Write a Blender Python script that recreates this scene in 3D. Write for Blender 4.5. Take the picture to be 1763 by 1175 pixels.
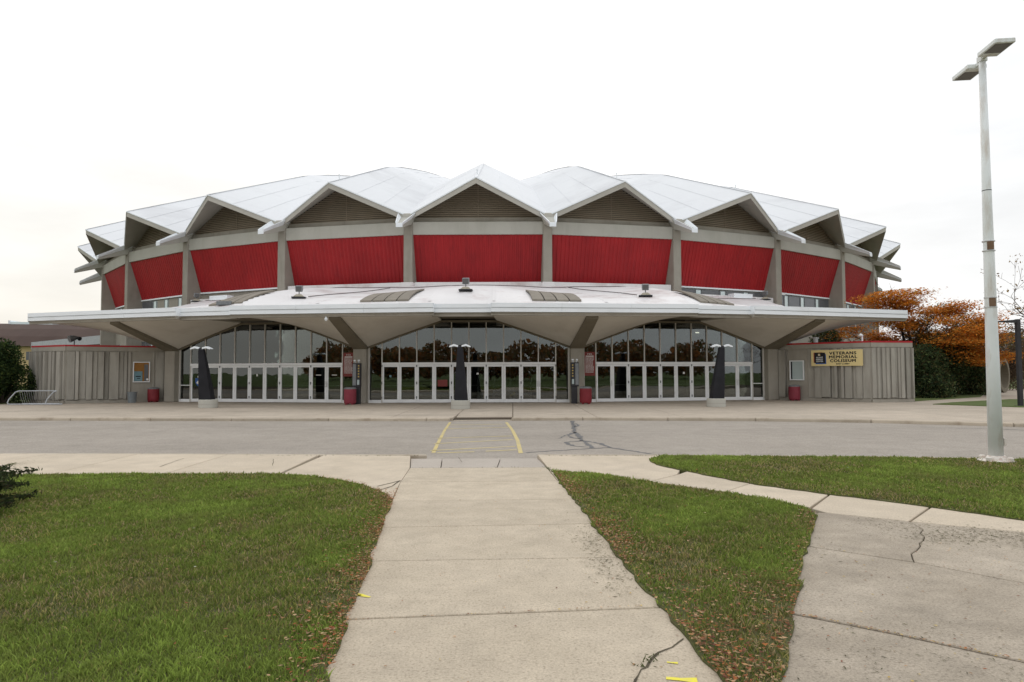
import bpy, math, random
import numpy as np
from math import sin, cos, pi, radians as R_, sqrt
from mathutils import Matrix, Vector

# ------------------------------------------------------------------ camera, sky, sun, exposure
for o in list(bpy.data.objects): bpy.data.objects.remove(o)
scene = bpy.context.scene
COL = scene.collection
random.seed(7); RNG = np.random.default_rng(7)

cam_data = bpy.data.cameras.new('camera'); cam = bpy.data.objects.new('camera', cam_data); COL.objects.link(cam)
cam_data.lens = 23.89; cam_data.sensor_width = 36; cam_data.clip_end = 3000; cam_data.clip_start = 0.05
def set_camera(loc, pitch, yaw, roll):
    f = Vector((sin(yaw)*cos(pitch), cos(yaw)*cos(pitch), sin(pitch)))
    r = Vector((cos(yaw), -sin(yaw), 0)); u = r.cross(f)
    r2 = r*cos(roll)+u*sin(roll); u2 = -r*sin(roll)+u*cos(roll)
    m = Matrix((( r2.x,u2.x,-f.x,loc[0]),(r2.y,u2.y,-f.y,loc[1]),(r2.z,u2.z,-f.z,loc[2]),(0,0,0,1)))
    cam.matrix_world = m
set_camera((2.352, 0, 1.65), 0.04509, -0.00095, -0.0033)
scene.camera = cam

world = bpy.data.worlds.new('World'); scene.world = world; world.use_nodes = True
def build_sky():
    nt = world.node_tree; N = nt.nodes; L = nt.links; N.clear()
    out = N.new('ShaderNodeOutputWorld'); bg = N.new('ShaderNodeBackground')
    sky = N.new('ShaderNodeTexSky'); sky.sky_type = 'NISHITA'; sky.sun_disc = False
    sky.sun_elevation = R_(34); sky.sun_rotation = R_(0); sky.air_density = 1.2; sky.dust_density = 4
    tc = N.new('ShaderNodeTexCoord'); mp = N.new('ShaderNodeMapping'); mp.inputs['Scale'].default_value = (1.2, 1.2, 4.5)
    no = N.new('ShaderNodeTexNoise'); no.inputs['Scale'].default_value = 1.7; no.inputs['Detail'].default_value = 7; no.inputs['Roughness'].default_value = .55
    rp = N.new('ShaderNodeValToRGB')
    rp.color_ramp.elements[0].position = .34; rp.color_ramp.elements[0].color = (.845, .855, .865, 1)
    rp.color_ramp.elements[1].position = .62; rp.color_ramp.elements[1].color = (1.045, 1.055, 1.07, 1)
    sep = N.new('ShaderNodeSeparateXYZ'); mr = N.new('ShaderNodeMapRange')
    mr.inputs['From Min'].default_value = 0.0; mr.inputs['From Max'].default_value = .42
    mr.inputs['To Min'].default_value = 9.2; mr.inputs['To Max'].default_value = 11.6
    sc = N.new('ShaderNodeVectorMath'); sc.operation = 'SCALE'
    mix = N.new('ShaderNodeMix'); mix.data_type = 'RGBA'; mix.inputs['Factor'].default_value = .9
    L.new(tc.outputs['Generated'], mp.inputs['Vector']); L.new(mp.outputs['Vector'], no.inputs['Vector'])
    L.new(no.outputs['Fac'], rp.inputs['Fac']); L.new(tc.outputs['Generated'], sep.inputs[0]); L.new(sep.outputs['Z'], mr.inputs['Value'])
    L.new(rp.outputs['Color'], sc.inputs[0]); L.new(mr.outputs['Result'], sc.inputs['Scale'])
    wm = N.new('ShaderNodeMapRange'); wm.inputs['From Min'].default_value = .1; wm.inputs['From Max'].default_value = -.55; L.new(sep.outputs['X'], wm.inputs['Value'])
    wz = N.new('ShaderNodeMapRange'); wz.inputs['From Min'].default_value = .5; wz.inputs['From Max'].default_value = .02; L.new(sep.outputs['Z'], wz.inputs['Value'])
    wf = N.new('ShaderNodeMath'); wf.operation = 'MULTIPLY'; L.new(wm.outputs['Result'], wf.inputs[0]); L.new(wz.outputs['Result'], wf.inputs[1])
    wc = N.new('ShaderNodeMix'); wc.data_type = 'RGBA'; wc.blend_type = 'MULTIPLY'; wc.inputs['B'].default_value = (1.03, .985, .90, 1)
    L.new(wf.outputs[0], wc.inputs['Factor']); L.new(sc.outputs['Vector'], wc.inputs['A'])
    L.new(sky.outputs['Color'], mix.inputs['A']); L.new(wc.outputs['Result'], mix.inputs['B'])
    L.new(mix.outputs['Result'], bg.inputs['Color']); bg.inputs['Strength'].default_value = .1
    L.new(bg.outputs['Background'], out.inputs['Surface'])
build_sky()
sun_data = bpy.data.lights.new('sun', 'SUN'); sun_data.energy = .6; sun_data.angle = R_(35); sun_data.color = (1, .96, .9)
sun = bpy.data.objects.new('sun', sun_data); COL.objects.link(sun)
sun.rotation_euler = Vector((-.12, -cos(R_(34)), -sin(R_(34)))).to_track_quat('-Z', 'Y').to_euler()
scene.view_settings.view_transform = 'Standard'; scene.view_settings.look = 'None'
scene.view_settings.exposure = 0.1; scene.view_settings.gamma = 1; scene.view_settings.use_curve_mapping = False
scene.render.engine = 'CYCLES'
scene.cycles.max_bounces = 8; scene.cycles.transparent_max_bounces = 24

# ------------------------------------------------------------------ helpers
class MB:
    def __init__(s): s.v=[]; s.f=[]; s.m=[]; s.uv=None
    def quad(s,a,b,c,d,m=0):
        i=len(s.v); s.v+=[tuple(a),tuple(b),tuple(c),tuple(d)]; s.f.append((i,i+1,i+2,i+3)); s.m.append(m)
    def poly(s,pts,m=0):
        i=len(s.v); s.v+=[tuple(p) for p in pts]; s.f.append(tuple(range(i,i+len(pts)))); s.m.append(m)
    def frame(s,o,ex,ey,ez,m=0):
        """box from corner o with edge vectors"""
        o,ex,ey,ez=map(Vector,(o,ex,ey,ez)); i=len(s.v)
        for dz in (0,1):
            for dx,dy in ((0,0),(1,0),(1,1),(0,1)): s.v.append(tuple(o+ex*dx+ey*dy+ez*dz))
        F=[(3,2,1,0),(4,5,6,7),(0,1,5,4),(1,2,6,5),(2,3,7,6),(3,0,4,7)]
        if ex.cross(ey).dot(ez)<0: F=[tuple(reversed(q)) for q in F]
        for q in F: s.f.append(tuple(i+k for k in q)); s.m.append(m)
    def box(s,c,h,rz=0,m=0):
        c=Vector(c); ex=Vector((cos(rz),sin(rz),0)); ey=Vector((-sin(rz),cos(rz),0)); ez=Vector((0,0,1))
        s.frame(c-ex*h[0]-ey*h[1]-ez*h[2],ex*2*h[0],ey*2*h[1],ez*2*h[2],m)
    def rail(s,a,b,w,h,m=0,up=(0,0,1)):
        """box along a-b, width w across, height h about the axis"""
        a,b=Vector(a),Vector(b); d=(b-a); n=d.normalized(); up=Vector(up)
        if abs(n.dot(up))>.99: up=Vector((0,1,0))
        sd=n.cross(up).normalized(); u2=sd.cross(n)
        s.frame(a-sd*w/2-u2*h/2,d,sd*w,u2*h,m)
    def prism(s,poly,z0,z1,m=0,zf=None):
        a=sum(poly[k][0]*poly[(k+1)%len(poly)][1]-poly[(k+1)%len(poly)][0]*poly[k][1] for k in range(len(poly)))
        if a<0: poly=list(reversed(poly))
        n=len(poly); i=len(s.v)
        s.v+=[(p[0],p[1],z0) for p in poly]+[(p[0],p[1],(zf(p) if zf else z1)) for p in poly]
        s.f.append(tuple(i+k for k in reversed(range(n)))); s.f.append(tuple(i+n+k for k in range(n))); s.m+=[m,m]
        for k in range(n):
            j=(k+1)%n; s.f.append((i+k,i+j,i+n+j,i+n+k)); s.m.append(m)
    def tube(s,pts,r,n=8,m=0,cap=True):
        pts=[Vector(p) for p in pts]; i=len(s.v); rs=r if isinstance(r,(list,tuple)) else [r]*len(pts)
        pu=None
        for k,p in enumerate(pts):
            d=(pts[min(k+1,len(pts)-1)]-pts[max(k-1,0)]).normalized()
            if pu is None: pu=Vector((0,0,1)) if abs(d.z)<.9 else Vector((1,0,0))
            sd=d.cross(pu).normalized(); pu=sd.cross(d)
            for q in range(n):
                a=2*pi*q/n; s.v.append(tuple(p+sd*cos(a)*rs[k]+pu*sin(a)*rs[k]))
        for k in range(len(pts)-1):
            for q in range(n):
                q2=(q+1)%n; s.f.append((i+k*n+q,i+k*n+q2,i+(k+1)*n+q2,i+(k+1)*n+q)); s.m.append(m)
        if cap:
            s.f.append(tuple(i+q for q in reversed(range(n)))); s.m.append(m)
            e=i+(len(pts)-1)*n; s.f.append(tuple(e+q for q in range(n))); s.m.append(m)
    def lathe(s,prof,n=24,c=(0,0,0),m=0):
        i=len(s.v)
        for r,z in prof:
            for q in range(n):
                a=2*pi*q/n; s.v.append((c[0]+r*cos(a),c[1]+r*sin(a),c[2]+z))
        for k in range(len(prof)-1):
            for q in range(n):
                q2=(q+1)%n; s.f.append((i+k*n+q,i+k*n+q2,i+(k+1)*n+q2,i+(k+1)*n+q)); s.m.append(m)
        s.f.append(tuple(i+q for q in reversed(range(n)))); s.m.append(m)
        e=i+(len(prof)-1)*n; s.f.append(tuple(e+q for q in range(n))); s.m.append(m)
    def grid(s,P,m=0,flip=False):
        """P[i][j] points"""
        i0=len(s.v); a=len(P); b=len(P[0])
        for row in P:
            for p in row: s.v.append(tuple(p))
        for i in range(a-1):
            for j in range(b-1):
                q=(i0+i*b+j,i0+i*b+j+1,i0+(i+1)*b+j+1,i0+(i+1)*b+j)
                s.f.append(tuple(reversed(q)) if flip else q); s.m.append(m)
    def build(s,name,mats,parent=None,off=(0,0,0),smooth=False,bevel=0):
        me=bpy.data.meshes.new(name)
        me.from_pydata([(x-off[0],y-off[1],z-off[2]) for x,y,z in s.v],[],s.f)
        if not isinstance(mats,(list,tuple)): mats=[mats]
        for m in mats: me.materials.append(M[m])
        if len(mats)>1: me.polygons.foreach_set('material_index',s.m)
        if smooth: me.polygons.foreach_set('use_smooth',[True]*len(s.f))
        me.validate(); me.update()
        o=bpy.data.objects.new(name,me); COL.objects.link(o)
        if parent: o.parent=parent
        if bevel:
            b=o.modifiers.new('bevel','BEVEL'); b.width=bevel; b.segments=1; b.limit_method='ANGLE'
        return o

def tag(o,label=None,cat=None,group=None,kind=None):
    if label: o['label']=label
    if cat: o['category']=cat
    if group: o['group']=group
    if kind: o['kind']=kind
    return o
def thing(name,label,cat,loc=(0,0,0),rz=0,group=None):
    o=bpy.data.objects.new(name,None); COL.objects.link(o); o.empty_display_size=.2
    o.location=loc; o.rotation_euler=(0,0,rz); return tag(o,label,cat,group)
def copy_tree(o,parent=None):
    c=o.copy(); COL.objects.link(c); c.parent=parent
    for ch in [x for x in o.children]: copy_tree(ch,c)
    return c
def link_copy(o,parent,rz=None):
    c=o.copy(); COL.objects.link(c); c.parent=parent
    if rz is not None: c.rotation_euler=(0,0,rz)
    return c

def np_mesh(name,verts,faces_flat,loop_tot,mat,parent=None,colors=None):
    """fast mesh, all faces with loop_tot corners; colors per vertex -> attribute tint"""
    me=bpy.data.meshes.new(name); nv=len(verts); nf=len(faces_flat)//loop_tot
    me.vertices.add(nv); me.vertices.foreach_set('co',np.asarray(verts,np.float32).ravel())
    me.loops.add(nf*loop_tot); me.loops.foreach_set('vertex_index',np.asarray(faces_flat,np.int32))
    me.polygons.add(nf); me.polygons.foreach_set('loop_start',np.arange(0,nf*loop_tot,loop_tot,dtype=np.int32))
    if colors is not None:
        at=me.attributes.new('tint','FLOAT_COLOR','POINT')
        c=np.ones((nv,4),np.float32); c[:,:3]=colors; at.data.foreach_set('color',c.ravel())
    me.materials.append(M[mat]); me.update(calc_edges=True); me.validate()
    o=bpy.data.objects.new(name,me); COL.objects.link(o)
    if parent: o.parent=parent
    return o

# ------------------------------------------------------------------ materials
M={}
def pm(name,c1,c2=None,scale=1.0,rough=.85,bump=0,bscale=30,rand=0,stretch=(1,1,1),spec=.3,metal=0,speck=0,speck_scale=120,speck_col=None,stain=None,stain_scale=.4,stain_amt=.5,stain_stretch=None,local=False,tint=False,sub=0,bumpdist=.02,grain=0,grain_scale=60,blotch=0,blotch_scale=5):
    m=bpy.data.materials.new(name); m.use_nodes=True; nt=m.node_tree; N=nt.nodes; L=nt.links
    b=N['Principled BSDF']; b.inputs['Roughness'].default_value=rough; b.inputs['Metallic'].default_value=metal
    b.inputs['Specular IOR Level'].default_value=spec
    c2=c2 or c1
    if local: tc=N.new('ShaderNodeTexCoord'); vec=tc.outputs['Object']
    else: g=N.new('ShaderNodeNewGeometry'); vec=g.outputs['Position']
    def noise(sc,st=(1,1,1),det=5,ro=.6):
        mp=N.new('ShaderNodeMapping'); mp.inputs['Scale'].default_value=st; L.new(vec,mp.inputs['Vector'])
        n=N.new('ShaderNodeTexNoise'); n.inputs['Scale'].default_value=sc; n.inputs['Detail'].default_value=det; n.inputs['Roughness'].default_value=ro
        L.new(mp.outputs['Vector'],n.inputs['Vector']); return n.outputs['Fac']
    def mixc(fac,a,bb,blend='MIX'):
        x=N.new('ShaderNodeMix'); x.data_type='RGBA'; x.blend_type=blend
        for s,val in ((('A'),a),(('B'),bb)):
            if isinstance(val,tuple): x.inputs[s].default_value=(*val,1)
            else: L.new(val,x.inputs[s])
        if isinstance(fac,float): x.inputs['Factor'].default_value=fac
        else: L.new(fac,x.inputs['Factor'])
        return x.outputs['Result']
    def ramp(fac,p0,p1):
        x=N.new('ShaderNodeMapRange'); x.inputs['From Min'].default_value=p0; x.inputs['From Max'].default_value=p1; L.new(fac,x.inputs['Value']); return x.outputs['Result']
    col=mixc(ramp(noise(scale,stretch),.3,.7),tuple(c1),tuple(c2))
    if tint:
        tl=N.new('ShaderNodeBsdfTranslucent'); at=N.new('ShaderNodeAttribute'); at.attribute_name='tint'; col=mixc(1.0,col,at.outputs['Color'],'MULTIPLY')
    if stain:
        st=ramp(noise(stain_scale,stain_stretch or (1,1,1),6,.65),.5,.72)
        mm=N.new('ShaderNodeMath'); mm.operation='MULTIPLY'; mm.inputs[1].default_value=stain_amt; L.new(st,mm.inputs[0])
        col=mixc(mm.outputs[0],col,tuple(stain))
    if speck:
        sp=ramp(noise(speck_scale,(1,1,1),2,.5),.56,.64); mm=N.new('ShaderNodeMath'); mm.operation='MULTIPLY'; mm.inputs[1].default_value=speck; L.new(sp,mm.inputs[0])
        col=mixc(mm.outputs[0],col,tuple(speck_col or (.1,.09,.08)))
    for amp,gs,dt in ((grain,grain_scale,3),(blotch,blotch_scale,6)):
        if not amp: continue
        mr=N.new('ShaderNodeMapRange'); mr.inputs['From Min'].default_value=.28; mr.inputs['From Max'].default_value=.72; mr.inputs['To Min'].default_value=1-amp; mr.inputs['To Max'].default_value=1+amp
        L.new(noise(gs,(1,1,1),dt,.7),mr.inputs['Value']); vm=N.new('ShaderNodeVectorMath'); vm.operation='SCALE'; L.new(col,vm.inputs[0]); L.new(mr.outputs['Result'],vm.inputs['Scale']); col=vm.outputs['Vector']
    if rand:
        oi=N.new('ShaderNodeObjectInfo'); mr=N.new('ShaderNodeMapRange'); mr.inputs['To Min'].default_value=1-rand; mr.inputs['To Max'].default_value=1+rand
        L.new(oi.outputs['Random'],mr.inputs['Value'])
        vm=N.new('ShaderNodeVectorMath'); vm.operation='SCALE'; L.new(col,vm.inputs[0]); L.new(mr.outputs['Result'],vm.inputs['Scale']); col=vm.outputs['Vector']
    L.new(col,b.inputs['Base Color'])
    if tint:
        L.new(col,tl.inputs['Color']); ms=N.new('ShaderNodeMixShader'); ms.inputs[0].default_value=.38
        L.new(b.outputs[0],ms.inputs[1]); L.new(tl.outputs[0],ms.inputs[2]); L.new(ms.outputs[0],N['Material Output'].inputs['Surface'])
    if bump:
        bp=N.new('ShaderNodeBump'); bp.inputs['Strength'].default_value=bump; bp.inputs['Distance'].default_value=bumpdist
        L.new(noise(bscale,stretch if max(stretch)>1.5 else (1,1,1),6,.65),bp.inputs['Height']); L.new(bp.outputs['Normal'],b.inputs['Normal'])
    M[name]=m; return m

pm('path_concrete',(.46,.392,.298),(.53,.455,.352),1.3,.9,.35,60,.05,speck=.45,speck_scale=45,speck_col=(.27,.22,.16),stain=(.36,.305,.235),stain_scale=.8,stain_amt=.4,grain=.22,grain_scale=70,blotch=.12,blotch_scale=4)
pm('sidewalk_concrete',(.50,.425,.325),(.56,.48,.375),.9,.9,.25,60,.06,speck=.25,speck_scale=40,speck_col=(.33,.28,.22),stain=(.41,.345,.27),stain_scale=.6,stain_amt=.45,grain=.18,grain_scale=50,blotch=.09,blotch_scale=2.5)
pm('old_concrete',(.335,.285,.222),(.43,.372,.298),1.1,.92,.4,60,.05,speck=.5,speck_scale=45,speck_col=(.2,.17,.13),stain=(.23,.195,.15),stain_scale=.7,stain_amt=.7,grain=.26,grain_scale=70,blotch=.16,blotch_scale=3.5)
pm('patch_concrete',(.385,.342,.295),(.43,.385,.335),1.2,.9,.3,60,.09,speck=.3,speck_scale=50)
pm('plaza_concrete',(.43,.365,.29),(.49,.42,.338),.5,.9,.25,40,.05,speck=.25,speck_scale=22,stain=(.29,.25,.2),stain_scale=.4,stain_amt=.6,stain_stretch=(.5,1.5,1),grain=.15,grain_scale=20,blotch=.12,blotch_scale=1.5)
pm('kerb_concrete',(.42,.36,.28),(.52,.45,.36),1.2,.9,.4,30,.12,stain=(.22,.16,.11),stain_scale=1.6,stain_amt=.65)
pm('asphalt',(.315,.28,.238),(.365,.325,.28),.35,.92,.4,90,speck=.4,speck_scale=30,speck_col=(.17,.155,.14),stain=(.25,.222,.19),stain_scale=.3,stain_amt=.55,stain_stretch=(.35,1.4,1),grain=.2,grain_scale=25,blotch=.1,blotch_scale=2)
pm('tar',(.085,.085,.09),(.12,.12,.12),3,.7)
pm('crack_dark',(.05,.04,.03),(.1,.085,.05),8,.95)
pm('soil',(.055,.04,.025),(.09,.065,.04),6,1,.5,40)
pm('turf_base',(.075,.085,.028),(.10,.10,.038),2.5,1,.5,60,stain=(.10,.075,.035),stain_scale=1.2,stain_amt=.5)
pm('far_turf',(.075,.115,.022),(.10,.13,.035),1.5,1,.6,25,stain=(.12,.1,.05),stain_scale=.5,stain_amt=.35)
pm('yellow_paint',(.58,.46,.17),(.5,.42,.22),4,.8,stain=(.35,.31,.25),stain_scale=5,stain_amt=.75)
pm('worn_paint',(.72,.58,.22),(.62,.53,.28),4,.85,stain=(.42,.37,.28),stain_scale=2.2,stain_amt=.5)
pm('spray_yellow',(.8,.72,.05),(.7,.62,.1),20,.8,stain=(.5,.45,.33),stain_scale=14,stain_amt=.8)
pm('concrete',(.30,.277,.236),(.37,.343,.295),.8,.88,.3,25,.04,stain=(.2,.185,.15),stain_scale=.9,stain_amt=.45,stain_stretch=(1.5,1.5,.3))
pm('concrete_light',(.44,.43,.385),(.50,.49,.44),.5,.85,.2,25,.03,stain=(.36,.35,.3),stain_scale=.8,stain_amt=.4,stain_stretch=(1.5,1.5,.25))
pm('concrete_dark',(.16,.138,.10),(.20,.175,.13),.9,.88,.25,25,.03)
pm('ribbed_concrete',(.27,.252,.218),(.40,.38,.335),1.4,.9,.4,18,.13,stretch=(1.6,1.6,.35),stain=(.44,.41,.36),stain_scale=1.5,stain_amt=.35,stain_stretch=(2.5,2.5,.4))
pm('soffit',(.63,.595,.535),(.69,.655,.595),.35,.85,.1,10,stain=(.42,.375,.31),stain_scale=.5,stain_amt=.35)
pm('membrane',(.70,.68,.68),(.77,.755,.755),.25,.55,.15,2.0,stain=(.44,.35,.34),stain_scale=.45,stain_amt=.8)
pm('roof_white',(.77,.785,.805),(.82,.835,.855),.1,.9,.08,1.2,.02,spec=.04,stain=(.56,.56,.58),stain_scale=.3,stain_amt=.5,stain_stretch=(.35,1,1))
pm('white_metal',(.82,.86,.90),(.86,.90,.94),.3,.5,spec=.4,stain=(.6,.6,.6),stain_scale=.6,stain_amt=.35,stain_stretch=(1,1,4))
pm('eave_concrete',(.42,.40,.355),(.49,.468,.42),.8,.85,.2,20,.05)
pm('red_panel',(.32,.012,.016),(.40,.017,.021),.6,.5,rand=.05,stretch=(1,1,.15),spec=.35,stain=(.24,.011,.016),stain_scale=.8,stain_amt=.6,stain_stretch=(2.4,2.4,.10),blotch=.12,blotch_scale=.35)
pm('red_trim',(.38,.016,.022),(.44,.02,.026),2,.5)
pm('louvre',(.30,.25,.19),(.35,.295,.225),1,.7,.1,20)
pm('dark_void',(.02,.018,.015),(.03,.026,.022),2,.9)
pm('door_white',(.80,.81,.82),(.86,.87,.88),1.5,.45,spec=.4)
pm('mullion',(.54,.52,.48),(.62,.60,.56),1.5,.5,spec=.4)
pm('steel',(.5,.5,.5),(.6,.6,.6),4,.35,metal=.8)
pm('galvanised',(.38,.40,.42),(.5,.52,.54),6,.45,metal=.6)
pm('grey_metal',(.17,.18,.19),(.24,.25,.26),5,.5,metal=.2)
pm('black_metal',(.022,.022,.026),(.035,.035,.04),3,.5,spec=.4)
pm('pylon_black',(.012,.012,.015),(.019,.019,.023),2.5,.6,.1,10,spec=.2)
pm('cable_black',(.03,.02,.02),(.05,.03,.03),3,.7)
pm('red_plastic',(.19,.013,.02),(.23,.018,.027),2.5,.5,spec=.4,stain=(.2,.02,.03),stain_scale=3,stain_amt=.5)
pm('pink_plastic',(.22,.028,.045),(.26,.04,.06),2.5,.55,spec=.35,stain=(.22,.02,.04),stain_scale=3,stain_amt=.5)
pm('grey_plastic',(.17,.19,.2),(.22,.24,.25),3,.6)
pm('lamp_paint',(.74,.775,.775),(.82,.85,.85),1.6,.55,.1,8,spec=.35,stain=(.36,.24,.13),stain_scale=2.6,stain_amt=.6,stain_stretch=(1.6,1.6,.35))
pm('rusty_paint',(.68,.62,.55),(.74,.7,.66),6,.7,.3,30,stain=(.3,.12,.05),stain_scale=9,stain_amt=.9)
pm('rust_plate',(.15,.09,.055),(.22,.14,.09),9,.8)
pm('lens_grey',(.1,.1,.1),(.14,.13,.13),3,.3)
pm('hatch_board',(.225,.20,.165),(.27,.24,.2),2.2,.85,.2,20,.06)
pm('pad_tan',(.36,.33,.26),(.44,.4,.32),4,.85,.2,20)
pm('sign_yellow',(.71,.57,.27),(.75,.61,.3),1,.5)
pm('print_black',(.012,.012,.016),None,1,.5)
pm('print_blue',(.03,.10,.32),None,1,.5)
pm('print_orange',(.5,.1,.03),None,1,.5)
pm('print_white',(.75,.75,.73),None,1,.5)
pm('print_gold',(.45,.32,.1),None,1,.5)
pm('notice_red',(.19,.035,.03),(.22,.045,.038),3,.5)
pm('poster_teal',(.13,.24,.28),(.18,.30,.34),6,.5)
pm('poster_orange',(.26,.115,.02),(.32,.15,.03),4,.5)
pm('poster_pale',(.38,.46,.46),(.44,.51,.51),2,.4)
pm('window_dark',(.10,.105,.115),(.14,.145,.155),1.3,.15,spec=.6)
pm('window_pale',(.72,.84,.84),(.8,.9,.9),1.3,.3)
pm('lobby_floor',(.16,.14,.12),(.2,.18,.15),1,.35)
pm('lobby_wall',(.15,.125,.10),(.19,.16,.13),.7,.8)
pm('brown_roof',(.075,.05,.042),(.10,.067,.056),.35,.9,.2,3,stretch=(1,.2,.2),stain=(.085,.055,.045),stain_scale=.5,stain_amt=.5)
pm('cream_wall',(.56,.43,.22),(.6,.47,.26),.5,.85)
pm('bark_dark',(.03,.024,.018),(.05,.04,.03),8,.95,.5,20)
pm('bark_grey',(.11,.09,.075),(.16,.13,.11),6,.95,.5,20)
pm('foliage',(.9,.9,.9),(1.0,1.0,1.0),3,.75,tint=True,spec=.15)
pm('grass_blade',(.85,.85,.85),(1.1,1.1,1.1),1.0,.7,tint=True,spec=.2,stain=(.20,.155,.075),stain_scale=1.3,stain_amt=.5)
pm('leaf_litter',(1,1,1),None,1,.8,tint=True,spec=.2)

def glass_mat(name,tintc,ior):
    m=bpy.data.materials.new(name); m.use_nodes=True; nt=m.node_tree; N=nt.nodes; L=nt.links; N.clear()
    out=N.new('ShaderNodeOutputMaterial'); mx=N.new('ShaderNodeMixShader'); tr=N.new('ShaderNodeBsdfTransparent'); gl=N.new('ShaderNodeBsdfGlossy')
    fr=N.new('ShaderNodeFresnel'); fr.inputs['IOR'].default_value=ior; tr.inputs['Color'].default_value=(*tintc,1)
    gl.inputs['Roughness'].default_value=0; gl.inputs['Color'].default_value=(.95,1,1,1)
    g=N.new('ShaderNodeNewGeometry'); no=N.new('ShaderNodeTexNoise'); no.inputs['Scale'].default_value=.9; L.new(g.outputs['Position'],no.inputs['Vector'])
    bp=N.new('ShaderNodeBump'); bp.inputs['Strength'].default_value=.035; bp.inputs['Distance'].default_value=.05; L.new(no.outputs['Fac'],bp.inputs['Height']); L.new(bp.outputs['Normal'],gl.inputs['Normal'])
    L.new(fr.outputs[0],mx.inputs[0]); L.new(tr.outputs[0],mx.inputs[1]); L.new(gl.outputs[0],mx.inputs[2]); L.new(mx.outputs[0],out.inputs['Surface']); M[name]=m
glass_mat('glass',(.50,.52,.50),1.95)
def emit_mat(name,c,s):
    m=bpy.data.materials.new(name); m.use_nodes=True; b=m.node_tree.nodes['Principled BSDF']
    b.inputs['Base Color'].default_value=(.8,.8,.8,1); b.inputs['Emission Color'].default_value=(*c,1); b.inputs['Emission Strength'].default_value=s; M[name]=m
emit_mat('tube_light',(1,.95,.8),3.0)

def text_mesh(body,size,mat,parent,mtx,bold=0,extrude=.003,spacing=1.0,name='lettering',width=None):
    cu=bpy.data.curves.new('txt','FONT'); cu.body=body; cu.size=size; cu.align_x='CENTER'; cu.align_y='CENTER';  cu.extrude=extrude; cu.space_character=spacing; cu.resolution_u=3
    t=bpy.data.objects.new('txt',cu); COL.objects.link(t); dg=bpy.context.evaluated_depsgraph_get(); dg.update()
    me=bpy.data.meshes.new_from_object(t.evaluated_get(dg)); bpy.data.objects.remove(t)
    if width:
        xs=[v.co.x for v in me.vertices]; k=width/max(1e-6,max(xs)-min(xs)); me.transform(Matrix.Diagonal((k,1,1,1)))
    if bold:
        n0=len(me.vertices); co=np.empty(n0*3,np.float32); me.vertices.foreach_get('co',co); co=co.reshape(-1,3); V_=[];F_=[]
        fs=[tuple(p.vertices) for p in me.polygons]
        for k,(dx,dy,dz) in enumerate(((0,0,0),(1,0,.0006),(-1,0,.0012),(0,.6,.0018),(0,-.6,.0024))):
            V_+=[tuple(v) for v in (co+np.array([dx*bold,dy*bold,dz]))]; F_+=[tuple(i+k*n0 for i in f) for f in fs]
        me=bpy.data.meshes.new(name); me.from_pydata(V_,[],F_)
    me.transform(mtx); me.name=name; me.materials.clear(); me.materials.append(M[mat])
    o=bpy.data.objects.new(name,me); COL.objects.link(o); o.parent=parent; return o

# ------------------------------------------------------------------ the ground
def seg_lerp(pts,y):
    """x on a polyline of (x,y) with falling y"""
    for a,b in zip(pts,pts[1:]):
        if (a[1]-y)*(b[1]-y)<=0 and a[1]!=b[1]: return a[0]+(b[0]-a[0])*(a[1]-y)/(a[1]-b[1])
    return pts[-1][0] if abs(y-pts[-1][1])<abs(y-pts[0][1]) else pts[0][0]

g=MB(); g.quad((-900,-500,-.25),(900,-500,-.25),(900,1500,-.25),(-900,1500,-.25)); tag(g.build('ground','far_turf'),kind='structure')
KERB=[(-70,31.5),(-17.15,25.5),(-7.86,24.75),(-.75,24.4),(4.86,24.55),(10.85,23.9),(14.4,22.95),(17.9,21.2),(30,14.5),(44,6)]
NEAR=[(-70,17.5),(-8.31,14.0),(-5.25,13.9),(-1.42,13.68),(.63,13.6),(2.83,13.55),(5.76,13.4),(9.29,13.1),(11.87,12.7),(20,9.5),(34,1.5)]
ZR=-.11
rd=MB(); pts=[(x,y+.12,ZR) for x,y in KERB]; pts2=[(x,y-.1,ZR) for x,y in NEAR]
rd.poly(pts2+pts[::-1]); road=tag(rd.build('road','asphalt'),kind='structure')
# unseen turf behind the viewer, picked dark to darken the door glass reflections
pk=MB(); pk.quad((-200,-120,-.2),(200,-120,-.2),(200,1.4,-.2),(-200,1.4,-.2)); tag(pk.build('rear_ground','far_turf'),kind='structure')

def ribbon(name,pts,w,z,mat,parent=None,jit=0):
    mb=MB(); pts=[Vector((p[0],p[1],0)) for p in pts]
    if jit:
        q=[pts[0]]
        for a,b in zip(pts,pts[1:]):
            n=max(2,int((b-a).length/.12)); d=(b-a).normalized(); s=Vector((-d.y,d.x,0))
            for k in range(1,n+1): q.append(a+(b-a)*k/n+s*random.uniform(-jit,jit))
        pts=q
    for k in range(len(pts)-1):
        a,b=pts[k],pts[k+1]; d=(b-a).normalized(); s=Vector((-d.y,d.x,0))
        w0=w if not jit else w*random.uniform(.5,1.4)
        if k==0: pl,pr=a+s*w0/2,a-s*w0/2
        ql,qr=b+s*w0/2,b-s*w0/2
        mb.quad((pr.x,pr.y,z),(qr.x,qr.y,z),(ql.x,ql.y,z),(pl.x,pl.y,z)); pl,pr=ql,qr
    return mb.build(name,mat,parent)

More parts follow.
